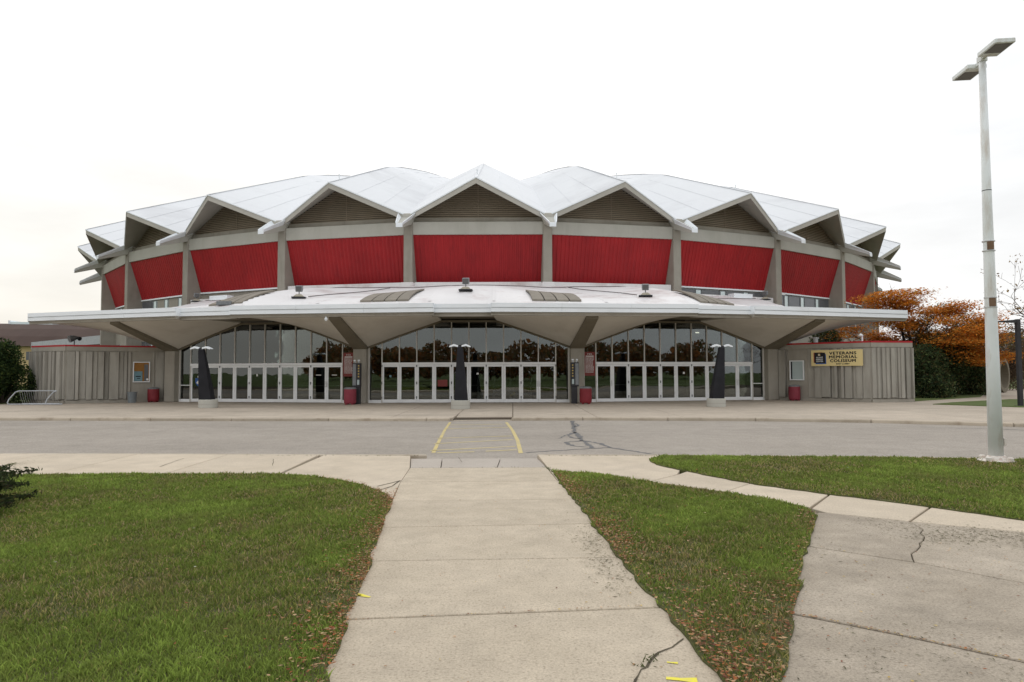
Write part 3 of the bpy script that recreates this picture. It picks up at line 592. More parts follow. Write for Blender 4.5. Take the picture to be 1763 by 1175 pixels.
# raised standing seams on each plate (real ridges a few cm high)
def seams(side):
    mb=MB()
    for s0 in (.34,.67):
        pts=[]
        for i in range(15):
            t=i/14; Rr=47.5+(2.5-47.5)*t; Rv=45.7+(2.5-45.7)*t
            pts.append(Vector(pol(0,Rr,zridge(Rr))).lerp(Vector(pol(side*H6,Rv,zval(Rv))),s0)+Vector((0,0,.01)))
        for a,b in zip(pts,pts[1:]): mb.rail(a,b,.04,.012)
    pts=[Vector(pol(0,47.5+(2.5-47.5)*i/14,zridge(47.5+(2.5-47.5)*i/14)+.02)) for i in range(15)]
    if side>0:
        for a,b in zip(pts,pts[1:]): mb.rail(a,b,.2,.02)
    return mb
sm=[]
for sd,pl in ((-1,rp[0]),(1,rp[1])): sm.append(seams(sd).build('roof_seam','roof_white',pl))
def bay_parts():
    P={}
    # column on the +6 degree line
    mb=MB(); ca=H6; er=Vector((sin(ca),-cos(ca),0)); et=Vector((cos(ca),sin(ca),0)); w=.62
    o=er*RC-et*w/2; mb.frame(o-er*1.75,et*w,er*1.75,(0,0,12.25)); P['column']=mb.build('column','concrete',arena,bevel=.03)
    # form-joint line and corbel under the gutter
    mb=MB(); mb.frame(er*(RC+.02)-et*.36-er*1.0+Vector((0,0,12.1)),et*.72,er*1.3,(0,0,.32)); P['corbel']=mb.build('corbel','eave_concrete',arena,bevel=.06)
    # gutter spout: open V trough reaching outward and down
    mb=MB(); a=er*(RC-.3)+Vector((0,0,12.42)); b=er*(47.75)+Vector((0,0,11.28))
    d=(b-a); wl=.46; wt=.36; up=Vector((0,0,1))
    def hexa(mb,A8,flip=False):
        i=len(mb.v); mb.v+=[tuple(p) for p in A8]
        for f in ((3,2,1,0),(4,5,6,7),(0,1,5,4),(1,2,6,5),(2,3,7,6),(3,0,4,7)): mb.f.append(tuple(i+k for k in (reversed(f) if flip else f))); mb.m.append(0)
    # A8: four low points at the wall and tip, four high ones
    def beam(mb,wa,wb,la,ha,lb_,hb):
        hexa(mb,[a-et*wa*.6+up*la,b-et*wb*.6+up*lb_,b+et*wb*.6+up*lb_,a+et*wa*.6+up*la,a-et*wa+up*ha,b-et*wb+up*hb,b+et*wb+up*hb,a+et*wa+up*ha])
    body=MB(); beam(body,.46,.20,-.62,.02,-.26,-.02)
    P['gutter_spout']=body.build('gutter_spout','concrete_light',arena)
    for sg in (-1,1):
        p0=a+et*sg*.44-up*.1; p1=a+et*sg*.74+up*.36; q0=b+et*sg*.19-up*.10; q1=b+et*sg*.27+up*.12; t=-et*sg*.06
        hexa(mb,[p0,q0,q0+t,p0+t,p1,q1,q1+t,p1+t],flip=sg>0)
    mb.frame(b-et*.22-up*.20,d.normalized()*.05,et*.44,up*.26)
    P['spout_lip']=mb.build('spout_lip','white_metal',P['gutter_spout'])
    # ring beam between columns (straight)
    x=RC*sin(H6)-.318*cos(H6); y=-RC*cos(H6)+.05
    mb=MB(); mb.frame((-x,y,11.02),(2*x,0,0),(0,.5,0),(0,0,.88)); P['ring_beam']=mb.build('ring_beam','concrete_light',arena,bevel=.02)
    mb=MB(); mb.frame((-x,y+.28,11.9),(2*x,0,0),(0,.4,0),(0,0,.34)); P['ledge']=mb.build('ledge','concrete',arena)
    # louvred gable
    yl=y+.5; Rl=-yl; xe=4.55
    def ztop(xx): return zridge(Rl)-.42-(zridge(Rl)-zval(Rl/cos(H6)))*abs(xx)/(Rl*math.tan(H6))
    mb=MB(); z=12.26
    while True:
        # half width at this height
        hw=(zridge(Rl)-.46-z)/((zridge(Rl)-zval(Rl/cos(H6)))/(Rl*math.tan(H6)))
        if hw<.15: break
        hw=min(hw,xe)
        mb.frame((-hw,yl-.06,z),(2*hw,0,0),(0,.055,.105),(0,.02,-.012)); z+=.135
    lv=mb.build('louvre','louvre',arena); tag(lv,kind='stuff'); P['louvre']=lv
    mb=MB(); mb.poly([(-xe-.2,yl+.08,12.1),(xe+.2,yl+.08,12.1),(xe+.2,yl+.08,ztop(xe+.2)+.3),(0,yl+.08,ztop(0)+.35),(-xe-.2,yl+.08,ztop(xe+.2)+.3)]); P['louvre_backing']=mb.build('louvre_backing','dark_void',lv)
    mb=MB()
    for xx in (0,): mb.box((xx,yl-.075,(12.2+ztop(xx))/2),(.02,.012,(ztop(xx)-12.2)/2))
    P['louvre_post']=mb.build('louvre_post','louvre',lv)
    # corrugated red panel leaning outward at the top
    y0,z0=y+.12,11.03; y1,z1=-44.42*cos(H6)+.02,7.86
    xw0=x-.004; n=30; mb=MB(); prof=[]
    for k in range(n):
        u0=-1+2*k/n; du=2/n
        for f,dp in ((0,0),(.42,0),(.5,.032),(.92,.032)): prof.append((u0+du*f,dp))
    prof.append((1,0)); nrm=Vector((0,-(z0-z1),(y0-y1))).normalized()
    top=[];bot=[]
    for u,dp in prof:
        top.append(Vector((u*xw0,y0,z0))+nrm*dp); bot.append(Vector((u*(xw0-.10),y1,z1))+nrm*dp)
    mb.grid([top,bot],flip=True); P['red_panel']=mb.build('red_panel','red_panel',arena)
    mb=MB(); mb.frame((-x+.1,y1-.08,z1-.10),(2*x-.2,0,0),(0,.14,0),(0,0,.11)); P['panel_sill']=mb.build('panel_sill','white_metal',P['red_panel'])
    # wall below
    mb=MB(); mb.frame((-x,y1+.06,0),(2*x,0,0),(0,.3,0),(0,0,z1-.12)); P['wall']=mb.build('wall','concrete',arena)
    return P,x,y1
P0,BX,BY=bay_parts()
VIS=8
for k in range(-14,16):
    rz=k*2*H6
    for pl,s_ in zip(rp,sm):
        if k!=0:
            c=link_copy(pl,arena,rz); link_copy(s_,c)
    if k!=0 and abs(k)<=VIS:
        cps={}
        for n_,o in P0.items():
            par=arena if o.parent==arena else None
            if par: cps[n_]=link_copy(o,arena,rz)
        for n_,o in P0.items():
            if o.parent!=arena:
                src=[a for a,b in P0.items() if b==o.parent][0]; link_copy(o,cps[src])
# extra column closing the visible side
link=link_copy(P0['column'],arena,-(VIS+1)*2*H6)
# windows under the red panels in the side bays
def windows(k,spec,z0,z1):
    for (xa,xb,kind) in spec:
        mb=MB(); mb.frame((xa,BY-.0,z0),(xb-xa,0,0),(0,.10,0),(0,0,z1-z0)); w=mb.build('window','window_dark' if kind=='d' else 'window_pale',arena); w.rotation_euler=(0,0,k*2*H6)
        fr=MB(); t=.05
        for a,b in (((xa,z0),(xa+t,z1)),((xb-t,z0),(xb,z1)),((xa+t,z0),(xb-t,z0+t)),((xa+t,z1-t),(xb-t,z1))): fr.frame((a[0],BY-.025,a[1]),(b[0]-a[0],0,0),(0,.06,0),(0,0,b[1]-a[1]))
        fr.build('frame','grey_metal',w)
full=[(-4.35,-4.05,'p'),(-4.0,-2.35,'d'),(-2.3,-1.75,'p'),(-1.7,-.05,'d'),(0,.55,'p'),(.6,2.2,'d'),(2.25,2.75,'p'),(2.8,4.3,'d')]
for k in (2,3,4): windows(k,full,5.6,7.7)
for k in (-3,-4): windows(k,[(-4.2,-2.4,'d'),(-2.35,-1.8,'p'),(-.5,.05,'p'),(1.7,2.25,'p'),(3.3,3.8,'p')],5.6,7.7)
for k in (-4,-3,-2,2,3,4): windows(k,[(-4.2,-3.5,'d'),(-3.45,-2.7,'d'),(-2.65,-2.3,'p'),(2.2,3.1,'d'),(3.2,3.9,'d')],2.0,4.3)
# small vent on two ridges
for k in (-1,0,1,2):
    mb=MB(); mb.lathe([(.035,-.1),(.035,.30),(.06,.31),(.06,.36)],8,pol(0,46.0,zridge(46.0)))
    o=mb.build('roof_vent','white_metal',arena); o.rotation_euler=(0,0,k*2*H6)

# ------------------------------------------------------------------ the entrance lobby
LO=(0,36.35,0)
lobby=thing('entrance_lobby','low glass entrance lobby under a white concrete canopy in front of arena','lobby',LO)
def LB(mb,name,mats,parent=None,**k): return mb.build(name,mats,parent or lobby,off=LO,**k)
RP,RF=55.2,59.4; ZP,ZH,ZF=2.88,4.42,4.40
def W(a,R,z=0): return Vector((R*sin(a),C0[1]-R*cos(a),z))
def umb(adeg,wl,wr,mirror=None):
    """canopy shell over the pier on the radial line adeg; wl, wr = half widths of front edge"""
    A=R_(adeg); er=Vector((sin(A),-cos(A),0)); et=Vector((cos(A),sin(A),0)); pier=W(A,RP); fr=W(A,RF)
    res={}
    for sg,wf in ((-1,wl),(1,wr)):
        wb=4.3 if not (abs(adeg)>12 and sg*adeg>0) else wf
        A2=A+sg*H6; dirn=Vector((cos(A2),sin(A2),0))*sg
        if abs(adeg)>12 and sg*adeg>0: dirn=et*sg
        n=12; rows=[]
        for i in range(n+1):
            t=i/n; row=[]
            for j in range(n+1):
                s=j/n
                b=pier+dirn*(wb*s); b.z=ZP+(ZH-ZP)*(s*1.06-.06*s*s)
                f=fr+et*sg*wf*s; f.z=ZF
                row.append(b.lerp(f,t))
            rows.append(row)
        mb=MB(); mb.grid(rows,flip=(sg>0)); top=[[Vector((p.x,p.y,4.80)) for p in r_] for r_ in rows]
        mb.grid(top,1,flip=(sg<0))
        # side edge face
        for i in range(n):
            a,b=rows[i][n],rows[i+1][n]; c,d=top[i][n],top[i+1][n]; mb.quad(*((a,b,d,c) if sg<0 else (b,a,c,d)),m=2)
        if abs(adeg)>12 and sg*adeg>0:
            for j in range(n):
                a,b=rows[0][j],rows[0][j+1]; c,d=top[0][j],top[0][j+1]; mb.quad(*((b,a,c,d) if sg<0 else (a,b,d,c)),m=2)
        LB(mb,'canopy_shell',['soffit','membrane','eave_concrete'],smooth=False)
        res[sg]=(rows[0][n].copy(),rows[n][n].copy())
    # rib beam from the pier to the front edge
    mb=MB(); a=pier+er*.0; w0,w1=.36,.30
    fr2=fr-er*.30; P_=[a-et*w0,a+et*w0,fr2+et*w1,fr2-et*w1]; zz=[ZP-.10,ZP-.10,4.19,4.19]; zt=[ZP+.5,ZP+.5,ZF+.2,ZF+.2]
    i=len(mb.v); mb.v+=[(p.x,p.y,z) for p,z in zip(P_,zz)]+[(p.x,p.y,z) for p,z in zip(P_,zt)]
    for f in ((0,1,2,3),(7,6,5,4),(0,4,5,1),(1,5,6,2),(2,6,7,3),(3,7,4,0)): mb.f.append(tuple(i+k for k in reversed(f))); mb.m.append(0)
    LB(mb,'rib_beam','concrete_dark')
    # edge beam and fascia along the front
    l=fr-et*wl; r_=fr+et*wr
    mb=MB(); mb.frame(Vector((l.x,l.y,4.30))-er*.27,r_-l,er*.2,(0,0,.17)); LB(mb,'edge_beam','concrete')
    # fascia in two lapped sheet-metal courses, cut in lengths
    npc=3
    for q in range(npc):
        p0=l.lerp(r_,q/npc); p1=l.lerp(r_,(q+1)/npc); e=(p1-p0).normalized()*.004
        mb=MB(); mb.frame(Vector((p0.x,p0.y,4.46))+e-er*.2,p1-p0-2*e,er*.2,(0,0,.19)); mb.frame(Vector((p0.x,p0.y,4.64))+e-er*.2,p1-p0-2*e,er*.15,(0,0,.05)); mb.frame(Vector((p0.x,p0.y,4.675))+e-er*.2,p1-p0-2*e,er*.235,(0,0,.205)); LB(mb,'fascia','white_metal')
    for sg in (-1,1):
        b,f=res[sg]; wf=wl if sg<0 else wr; d=(Vector((b.x,b.y,0))-Vector((f.x,f.y,0))); L_=d.length; d.normalize(); sd=et*sg
        if abs(adeg)>12 and sg*adeg>0:
            mb=MB(); mb.frame(Vector((f.x,f.y,4.46)),d*L_,sd*.04,(0,0,.42)); LB(mb,'fascia','white_metal')
        else:
            mb=MB(); mb.frame(Vector((f.x,f.y,4.46)),d*.7,sd*.035,(0,0,.42)); LB(mb,'fascia_return','white_metal')
    # pier
    mb=MB(); mb.frame(pier-et*.36-er*.75,et*.72,er*1.0,(0,0,ZP+.02)); LB(mb,'pier','concrete',bevel=.03)
    return res,(l,r_)
U={}
for ad,wl,wr in ((-18,5.72,4.25),(-6,5.15,4.87),(6,4.87,5.15),(18,4.25,5.5)): U[ad]=umb(ad,wl,wr)
EDGE=[]
for ad in (-18,-6,6,18):
    l_,r__=U[ad][1]
    if EDGE:
        pe=EDGE[-1]; mer=(W(R_(ad-6),1)-W(R_(ad-6),0)).normalized(); dd=(l_-pe).normalized()
        EDGE+=[pe+dd*.02-mer*.3,l_-dd*.02-mer*.3]
    EDGE+=[l_,r__]
# links between the shells
for a,b in ((-18,-6),(-6,6),(6,18)):
    lb,lf=U[a][0][1]; rb,rf=U[b][0][-1]; mid=(W(R_((a+b)/2),1)-W(R_((a+b)/2),0)); er=mid.normalized()
    z=4.5; mb=MB(); s=er*.38; mb.poly([(rb.x,rb.y,z),(lb.x,lb.y,z),(lf.x-s.x,lf.y-s.y,z),(rf.x-s.x,rf.y-s.y,z)][::-1])
    LB(mb,'link_soffit','concrete_dark')  # dark tone puts the shade under the link into the soffit colour
    l2=Vector((lf.x,lf.y,0))-s; r2=Vector((rf.x,rf.y,0))-s; l2+=(l2-r2).normalized()*.1; r2+=(r2-l2).normalized()*.1
    mb=MB(); mb.frame(Vector((l2.x,l2.y,4.46)),r2-l2,er*.1,(0,0,.185)); mb.frame(Vector((l2.x,l2.y,4.64)),r2-l2,er*.06,(0,0,.05)); mb.frame(Vector((l2.x,l2.y,4.67)),r2-l2,er*.13,(0,0,.19)); LB(mb,'link_fascia','white_metal')
    mb=MB(); mb.frame(Vector((l2.x,l2.y,4.28))-er*.35,r2-l2,er*.3,(0,0,.2)); LB(mb,'link_beam','concrete')
# canopy roof membrane
def rfront(a):
    d=Vector((sin(a),-cos(a))); best=None
    E2=[(p.x,p.y-C0[1]) for p in EDGE]
    for p,q in zip(E2,E2[1:]):
        e=Vector((q[0]-p[0],q[1]-p[1])); den=d.x*e.y-d.y*e.x
        if abs(den)<1e-9: continue
        R=(p[0]*e.y-p[1]*e.x)/den; s=(p[0]*d.y-p[1]*d.x)/den
        if -.001<=s<=1.001 and R>0: best=R if best is None else max(best,R)
    return best or RF
def rtop(a,t,dz=0):
    ad=math.degrees(a); R=rfront(a)-.28+(45.0-rfront(a))*t
    tt=min(1,t); u=cos(2*pi*ad/12)
    pyr=max(0,1-abs(ad)/2.0)*(t/.13 if t<.13 else max(0,1-(t-.13)/.3))*.20 if abs(ad)<3 else 0
    bl=min(1,max(0,(abs(ad)-11)/6)); bl=bl*bl*(3-2*bl); u*=max(0,1-max(0,abs(ad)-18)/3)
    z=4.86+(2.72-.35*bl)*tt**(.74+.66*bl)+.20*sin(pi*min(1,tt*1.25) if tt<.8 else pi)*u+pyr
    return W(a,R,z+dz)
AM=18.6; na=150; nt_=26
AMT=lambda t:AM-2.2+11.6*t
rows=[[rtop(R_(-AMT(i/nt_)+2*AMT(i/nt_)*j/na),i/nt_) for j in range(na+1)] for i in range(nt_+1)]
mb=MB(); mb.grid(rows,flip=True)
for j in (0,na):
    for i in range(nt_):
        a,b=rows[i][j],rows[i+1][j]; c=Vector((a.x,a.y,4.5)); d=Vector((b.x,b.y,4.5)); mb.quad(*((a,b,d,c) if j==0 else (b,a,c,d)))
roofm=LB(mb,'canopy_roof','membrane',smooth=True)
mb=MB(); mb.grid([[rtop(R_(-AM+2*AM*j/60),.34+.66*i/8,-.35) for j in range(61)] for i in range(9)]); LB(mb,'lobby_ceiling','soffit')
# upstand where the roof meets the drum, with blocks at the columns
for k in (-2,-1,0,1,2):
    a0,a1=R_(k*12-5.5),R_(k*12+5.5)
    mb=MB(); zu=7.3 if abs(k)<2 else 6.75; p,q=W(a0,45.15,zu),W(a1,45.15,zu); er=W(R_(k*12),1)-W(R_(k*12),0); mb.frame(p,q-p,er*.18,(0,0,.47)); LB(mb,'roof_upstand','membrane')
for ad in (-6,6,-18,18):
    A=R_(ad); er=Vector((sin(A),-cos(A),0)); et=Vector((cos(A),sin(A),0)); zb=rtop(A,.93).z
    mb=MB(); mb.frame(W(A,45.2,zb-.5)-et*.45,et*.9,er*.62,(0,0,.78)); LB(mb,'column_flashing','membrane',bevel=.05)
for sg in (-1,1):
    A=R_(sg*25.2); er=Vector((sin(A),-cos(A),0)); et=Vector((cos(A),sin(A),0)); mb=MB(); mb.frame(W(A,45.0,6.9)-et*.9,et*1.8,er*.6,(0,0,.45)); LB(mb,'roof_upstand','white_metal')
for k,ad in enumerate((-16,-13.6,-7.2,-1.6,1.6,7.0,13.9,16.2)):
    mb=MB(); pts=[rtop(R_(ad+.25*sin(k)),.02+.9*i/24,.004) for i in range(25)]
    for a,b in zip(pts,pts[1:]): mb.rail(a,b,.12,.012)
    LB(mb,'membrane_lap','membrane')
# patched roof openings, each of four boards
for ad,hw,tm in ((-11.9,1.9,.72),(-3.75,2.4,1),(4.4,2.4,1),(12.5,1.9,.72)):
    def pp(uu,tt,dz):
        tt=.03+(tt-.03)*tm; return rtop(R_(ad+uu),tt,dz+.09*sin(pi*(tt-.03)/.30))
    mb=MB(); mb.grid([[pp(-hw*.49+hw*.98*b_/8,.035+.285*a_/6,.03) for b_ in range(9)] for a_ in range(7)],flip=True); cov=LB(mb,'roof_patch','dark_void')
    for q in range(4):
        u0=-hw/2+hw*q/4+.03; u1=-hw/2+hw*(q+1)/4-.03; mb=MB()
        g_=[[pp(u0+(u1-u0)*b_/3,.03+.30*a_/6,.08) for b_ in range(4)] for a_ in range(7)]
        mb.grid(g_,flip=True)
        bd=[g_[0][k] for k in range(4)]+[g_[k][3] for k in range(1,7)]+[g_[6][k] for k in (2,1,0)]+[g_[k][0] for k in (5,4,3,2,1)]
        for k in range(len(bd)):
            p,q_=bd[k],bd[(k+1)%len(bd)]; dn=Vector((0,0,.09)); mb.quad(p-dn,q_-dn,q_,p)
        LB(mb,'board','hatch_board',cov)
# cable lying on the roof
def cable(pts,label):
    mb=MB(); mb.tube(pts,.02,5); return tag(mb.build('roof_cable','cable_black'),label,'cable')
cable([rtop(R_(-17.5+1.0*i),.72+.03*sin(i*1.3)+.05*(abs(i-17.5)/17.5)**2,.04) for i in range(36)],'long thin black cable running across the white canopy roof')
cable([rtop(R_(-8.3+.4*i),.16+.11*i,.05) for i in range(6)],'short dark cable by the floodlight left of centre on canopy roof')
cable([rtop(R_(8.9-.4*i),.16+.11*i,.05) for i in range(6)],'short dark cable by the floodlight right of centre on canopy roof')
cable([rtop(R_(26.0-1.6*i),.90-.03*i,.05) for i in range(6)],'short dark cable at the right end of canopy roof')
cable([rtop(R_(-26.0+1.6*i),.90-.03*i,.05) for i in range(6)],'short dark cable at the left end of canopy roof')

# glazing ------------------------------------------------------------
def glazing(kbay):
    am=R_(kbay*12); er=Vector((sin(am),-cos(am),0)); et=Vector((cos(am),sin(am),0))
    Rm=RP*cos(H6); org=W(am,Rm)-er*.12; HL=RP*sin(H6)-.37
    def Z(u):
        s=RP*sin(H6)-abs(u); s=max(0,min(4.3,s))/4.3; return ZP+(ZH-ZP)*(s*1.06-.06*s*s)-.10
    def pt(u,z,d=0): p=org+et*u+er*d; return Vector((p.x,p.y,z))
    lw=.932; ux=[-HL]+[(-5+i)*lw for i in range(11)]+[HL]
    HD=2.16
    # mullions
    for i,u in enumerate(ux):
        w=.055 if 0<i<len(ux)-1 else .09
        uu=u+(w/2 if i==0 else -w/2 if i==len(ux)-1 else 0)
        z0=HD if 1<i<len(ux)-2 else 0
        mb=MB(); mb.frame(pt(uu-w/2,z0,-.06),et*w,er*.12,(0,0,max(Z(uu),z0+.1)-z0)); LB(mb,'mullion','mullion')
    # head member following the shell
    mb=MB(); us=[-HL,-4.2,-3.0,-1.5,-1.42,1.42,1.5,3.0,4.2,HL]
    for a,b in zip(us,us[1:]): mb.rail(pt(a,Z(a)+.05),pt(b,Z(b)+.05),.16,.11)
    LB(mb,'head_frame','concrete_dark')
    # transom
    mb=MB(); mb.frame(pt(ux[1],HD-.13,-.07),et*(ux[11]-ux[1]),er*.14,(0,0,.13)); LB(mb,'transom','door_white')
    # upper panes
    for i in range(12):
        a,b=ux[i]+.03,ux[i+1]-.03
        z0=HD+.01 if 0<i<11 else .16
        brk=[q for q in (-1.47,1.47) if a<q<b]
        topu=[a]+brk+[b]
        mb=MB(); lo=[pt(a,z0,.006),pt(b,z0,.006)]; hi=[pt(q,Z(q),.006) for q in reversed(topu)]
        f=lo+hi; bk=[p-er*.012 for p in f]; mb.poly(f); mb.poly(list(reversed(bk)))
        LB(mb,'window_pane','glass')
        if i in (0,11):
            mb=MB(); mb.frame(pt(a,0,-.05),et*(b-a),er*.11,(0,0,.16)); LB(mb,'sill_panel','door_white')
            if (kbay,i) in ((-1,0),(1,11)):
                mb=MB(); mb.frame(pt(a,.92,-.02),et*(b-a),er*.05,(0,0,.04)); LB(mb,'guard_bar','door_white')
    # door leaves
    for i in range(1,11):
        a,b=ux[i]+.004,ux[i+1]-.004; st=.105; mb=MB(); d0=-.03; th=.06; top=HD-.135
        mb.frame(pt(a,.012,d0),et*st,er*th,(0,0,top-.012)); mb.frame(pt(b-st,.012,d0),et*st,er*th,(0,0,top-.012))
        mb.frame(pt(a+st,.012,d0),et*(b-a-2*st),er*th,(0,0,.175)); mb.frame(pt(a+st,top-.10,d0),et*(b-a-2*st),er*th,(0,0,.10))
        dr=LB(mb,'door','door_white',bevel=.006)
        mb=MB(); f=[pt(a+st-.005,.18,.006),pt(b-st+.005,.18,.006),pt(b-st+.005,top-.095,.006),pt(a+st-.005,top-.095,.006)]; mb.poly(f); mb.poly([p-er*.012 for p in reversed(f)]); LB(mb,'door_glass','glass',dr)
        mb=MB(); mb.frame(pt(a+st*.7,.90,-.09),et*(b-a-1.4*st),er*.035,(0,0,.045)); LB(mb,'push_bar','mullion',dr)
        mb=MB(); hs=1 if i%2==0 else -1; hu=(b if hs>0 else a)
        for z in (.22,1.0,1.92): mb.frame(pt(hu-.022,z,.03),et*.044,er*.03,(0,0,.13))
        LB(mb,'hinge','grey_metal',dr)
        mb=MB(); cu=(b-.35 if hs>0 else a+.1); mb.frame(pt(cu,top-.17,-.1),et*.25,er*.06,(0,0,.06)); LB(mb,'door_closer','mullion',dr)
        if (kbay,i) in ((0,9),(0,10),(-1,9),(-1,10),(1,9),(1,10),(-1,1),(1,1)):
            hx=(b-.05 if i%2==1 else a+.05); mb=MB(); mb.tube([pt(hx,.85,.03),pt(hx,.87,.09),pt(hx,1.13,.09),pt(hx,1.15,.03)],.012,6); LB(mb,'door_handle','steel',dr)
    return pt,et,er,ux,Z
GZ={k:glazing(k) for k in (-1,0,1)}
# lobby interior
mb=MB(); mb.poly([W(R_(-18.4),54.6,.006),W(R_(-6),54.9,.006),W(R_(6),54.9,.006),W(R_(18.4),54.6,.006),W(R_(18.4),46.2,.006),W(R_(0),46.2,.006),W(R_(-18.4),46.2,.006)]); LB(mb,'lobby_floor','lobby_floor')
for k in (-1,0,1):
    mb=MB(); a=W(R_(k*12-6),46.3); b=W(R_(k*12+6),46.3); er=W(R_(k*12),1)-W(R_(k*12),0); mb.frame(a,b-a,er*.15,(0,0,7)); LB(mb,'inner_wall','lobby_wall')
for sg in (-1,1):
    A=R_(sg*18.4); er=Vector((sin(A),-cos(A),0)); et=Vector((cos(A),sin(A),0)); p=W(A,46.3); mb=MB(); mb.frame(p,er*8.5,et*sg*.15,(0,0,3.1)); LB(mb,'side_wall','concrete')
    for q in range(5):
        mb=MB(); p0=W(A,46.3+q*1.7,3.1); p1=W(A,46.3+(q+1)*1.7-.1,3.1); h=1.25
        f=[p0,p1,p1+Vector((0,0,h)),p0+Vector((0,0,h))]; mb.poly(f); mb.poly([x_+et*.012 for x_ in reversed(f)]); LB(mb,'clerestory_pane','glass')
        mb=MB(); mb.frame(p1,er*.1,et*sg*.1,(0,0,1.6)); LB(mb,'clerestory_post','mullion')
# inner row of doors behind the centre bay
pt,et,er,ux,Z=GZ[0]
for u in (-3.3,-2.4,-1.2,.35,1.25,2.2,3.4):
    mb=MB(); mb.frame(pt(u-.06,0,-3.2),et*.12,er*.1,(0,0,2.2)); LB(mb,'inner_door_post','door_white')
mb=MB(); mb.frame(pt(-3.36,2.2,-3.2),et*6.82,er*.1,(0,0,.14)); mb.frame(pt(-3.36,.28,-3.19),et*6.82,er*.05,(0,0,.12)); LB(mb,'inner_door_rail','door_white')
# lit tube lamps in the lobby
for k,u,z,d in ((-1,-2.9,4.0,-2.0),(1,2.75,3.95,-3.0)):
    pt,et,er,ux,Z=GZ[k]; mb=MB(); mb.frame(pt(u,z,d),et*(.55 if k<0 else .2),er*.08,(0,0,.06)); tag(mb.build('tube_lamp','tube_light'),'lit strip lamp hanging inside the lobby behind the left glass' if k<0 else 'small lit lamp inside the lobby behind the right glass','lamp')
# stickers on doors
def sticker(kbay,u,z,w,h,mat,label):
    pt,et,er,ux,Z=GZ[kbay]; mb=MB(); mb.frame(pt(u-w/2,z-h/2,.009),et*w,er*.003,(0,0,h)); return tag(mb.build('door_sticker',mat),label,'sticker')
pt,et,er,ux,Z=GZ[-1]
sticker(-1,ux[1]+.52,1.42,.16,.10,'print_white','small white notice above the blue shield on leftmost glass door')
mb=MB(); c=ux[1]+.50; sh=[(-.2,.22),(.2,.22),(.2,-.02),(.12,-.16),(0,-.26),(-.12,-.16),(-.2,-.02)]; f=[pt(c+a,1.12+b,.012) for a,b in sh]; mb.poly(f); mb.poly([p-er*.004 for p in reversed(f)])
sh_o=tag(mb.build('shield_sticker','print_blue'),'blue shield sticker on the leftmost glass door','sticker')
mb=MB(); f=[pt(c+a,1.1+b,.015) for a,b in ((-.14,-.02),(-.04,.1),(.02,.03),(.08,.12),(.14,-.02),(0,-.12))]; mb.poly(f); mb.build('shield_emblem','print_white',sh_o)
sticker(-1,ux[1]+.62,1.40,.09,.09,'print_orange','small red dot sticker beside the notice on leftmost glass door')
sticker(-1,ux[5]+.46,1.50,.09,.13,'print_white','white label on a middle door of the left bay')
sticker(0,ux[6]+.47,1.55,.11,.09,'print_white','white label on a glass door right of the middle pylon light')
sticker(1,ux[6]+.47,1.55,.11,.11,'print_white','white label on a middle door of the right bay')
sticker(-1,ux[9]+.45,1.50,.30,.05,'mullion','thin grey strip notice on a door left of the left notice board')
sticker(-1,ux[10]+.45,1.50,.30,.05,'mullion','thin grey strip notice on the last door of the left bay')
sticker(0,ux[1]+.45,1.43,.11,.11,'poster_teal','round pale blue sticker on first door of the centre bay')
sticker(0,ux[4]+.45,1.05,.52,.36,'notice_red','dark red sheet behind a glass door left of the middle pylon light')
# red notice boards in the sidelights
def notice(kbay,i,du,label):
    pt,et,er,ux,Z=GZ[kbay]; u=(ux[i]+ux[i+1])/2+du; w,h=.62,1.28; zc=2.06
    o=pt(u,zc,.02); root=thing('notice_board',label,'notice',o,group='red notice boards')
    mb=MB(); mb.frame(Vector((0,0,0))-et*w/2-Vector((0,0,h/2)),et*w,er*.02,(0,0,h)); mb.build('panel','notice_red',root)
    rr=random.Random(3); mb=MB(); z=h/2-.30
    while z>-h/2+.12:
        x_=-w/2+.07; xe=w/2-.07-rr.uniform(0,.06)
        while x_<xe-.03:
            ww=rr.uniform(.03,.09); ww=min(ww,xe-x_); mb.frame(et*x_+er*.021+Vector((0,0,z)),et*ww,er*.002,(0,0,.026)); x_+=ww+.016
        z-=.062
    mb.build('small_print','print_white',root)
    mx=Matrix.Translation(er*.021+Vector((0,0,h/2-.12)))@Matrix(((et.x,0,er.x,0),(et.y,0,er.y,0),(0,1,0,0),(0,0,0,1)))
    text_mesh('F O R',.10,'print_white',root,mx,.003)
    mb=MB(); mb.frame(-et*.22+er*.021+Vector((0,0,h/2-.25)),et*.44,er*.002,(0,0,.045)); mb.build('heading_bar','print_white',root)
notice(-1,11,-.02,'dark red notice board behind the glass left of the left inner pier')
notice(1,0,.02,'dark red notice board on the glass right of the right inner pier')

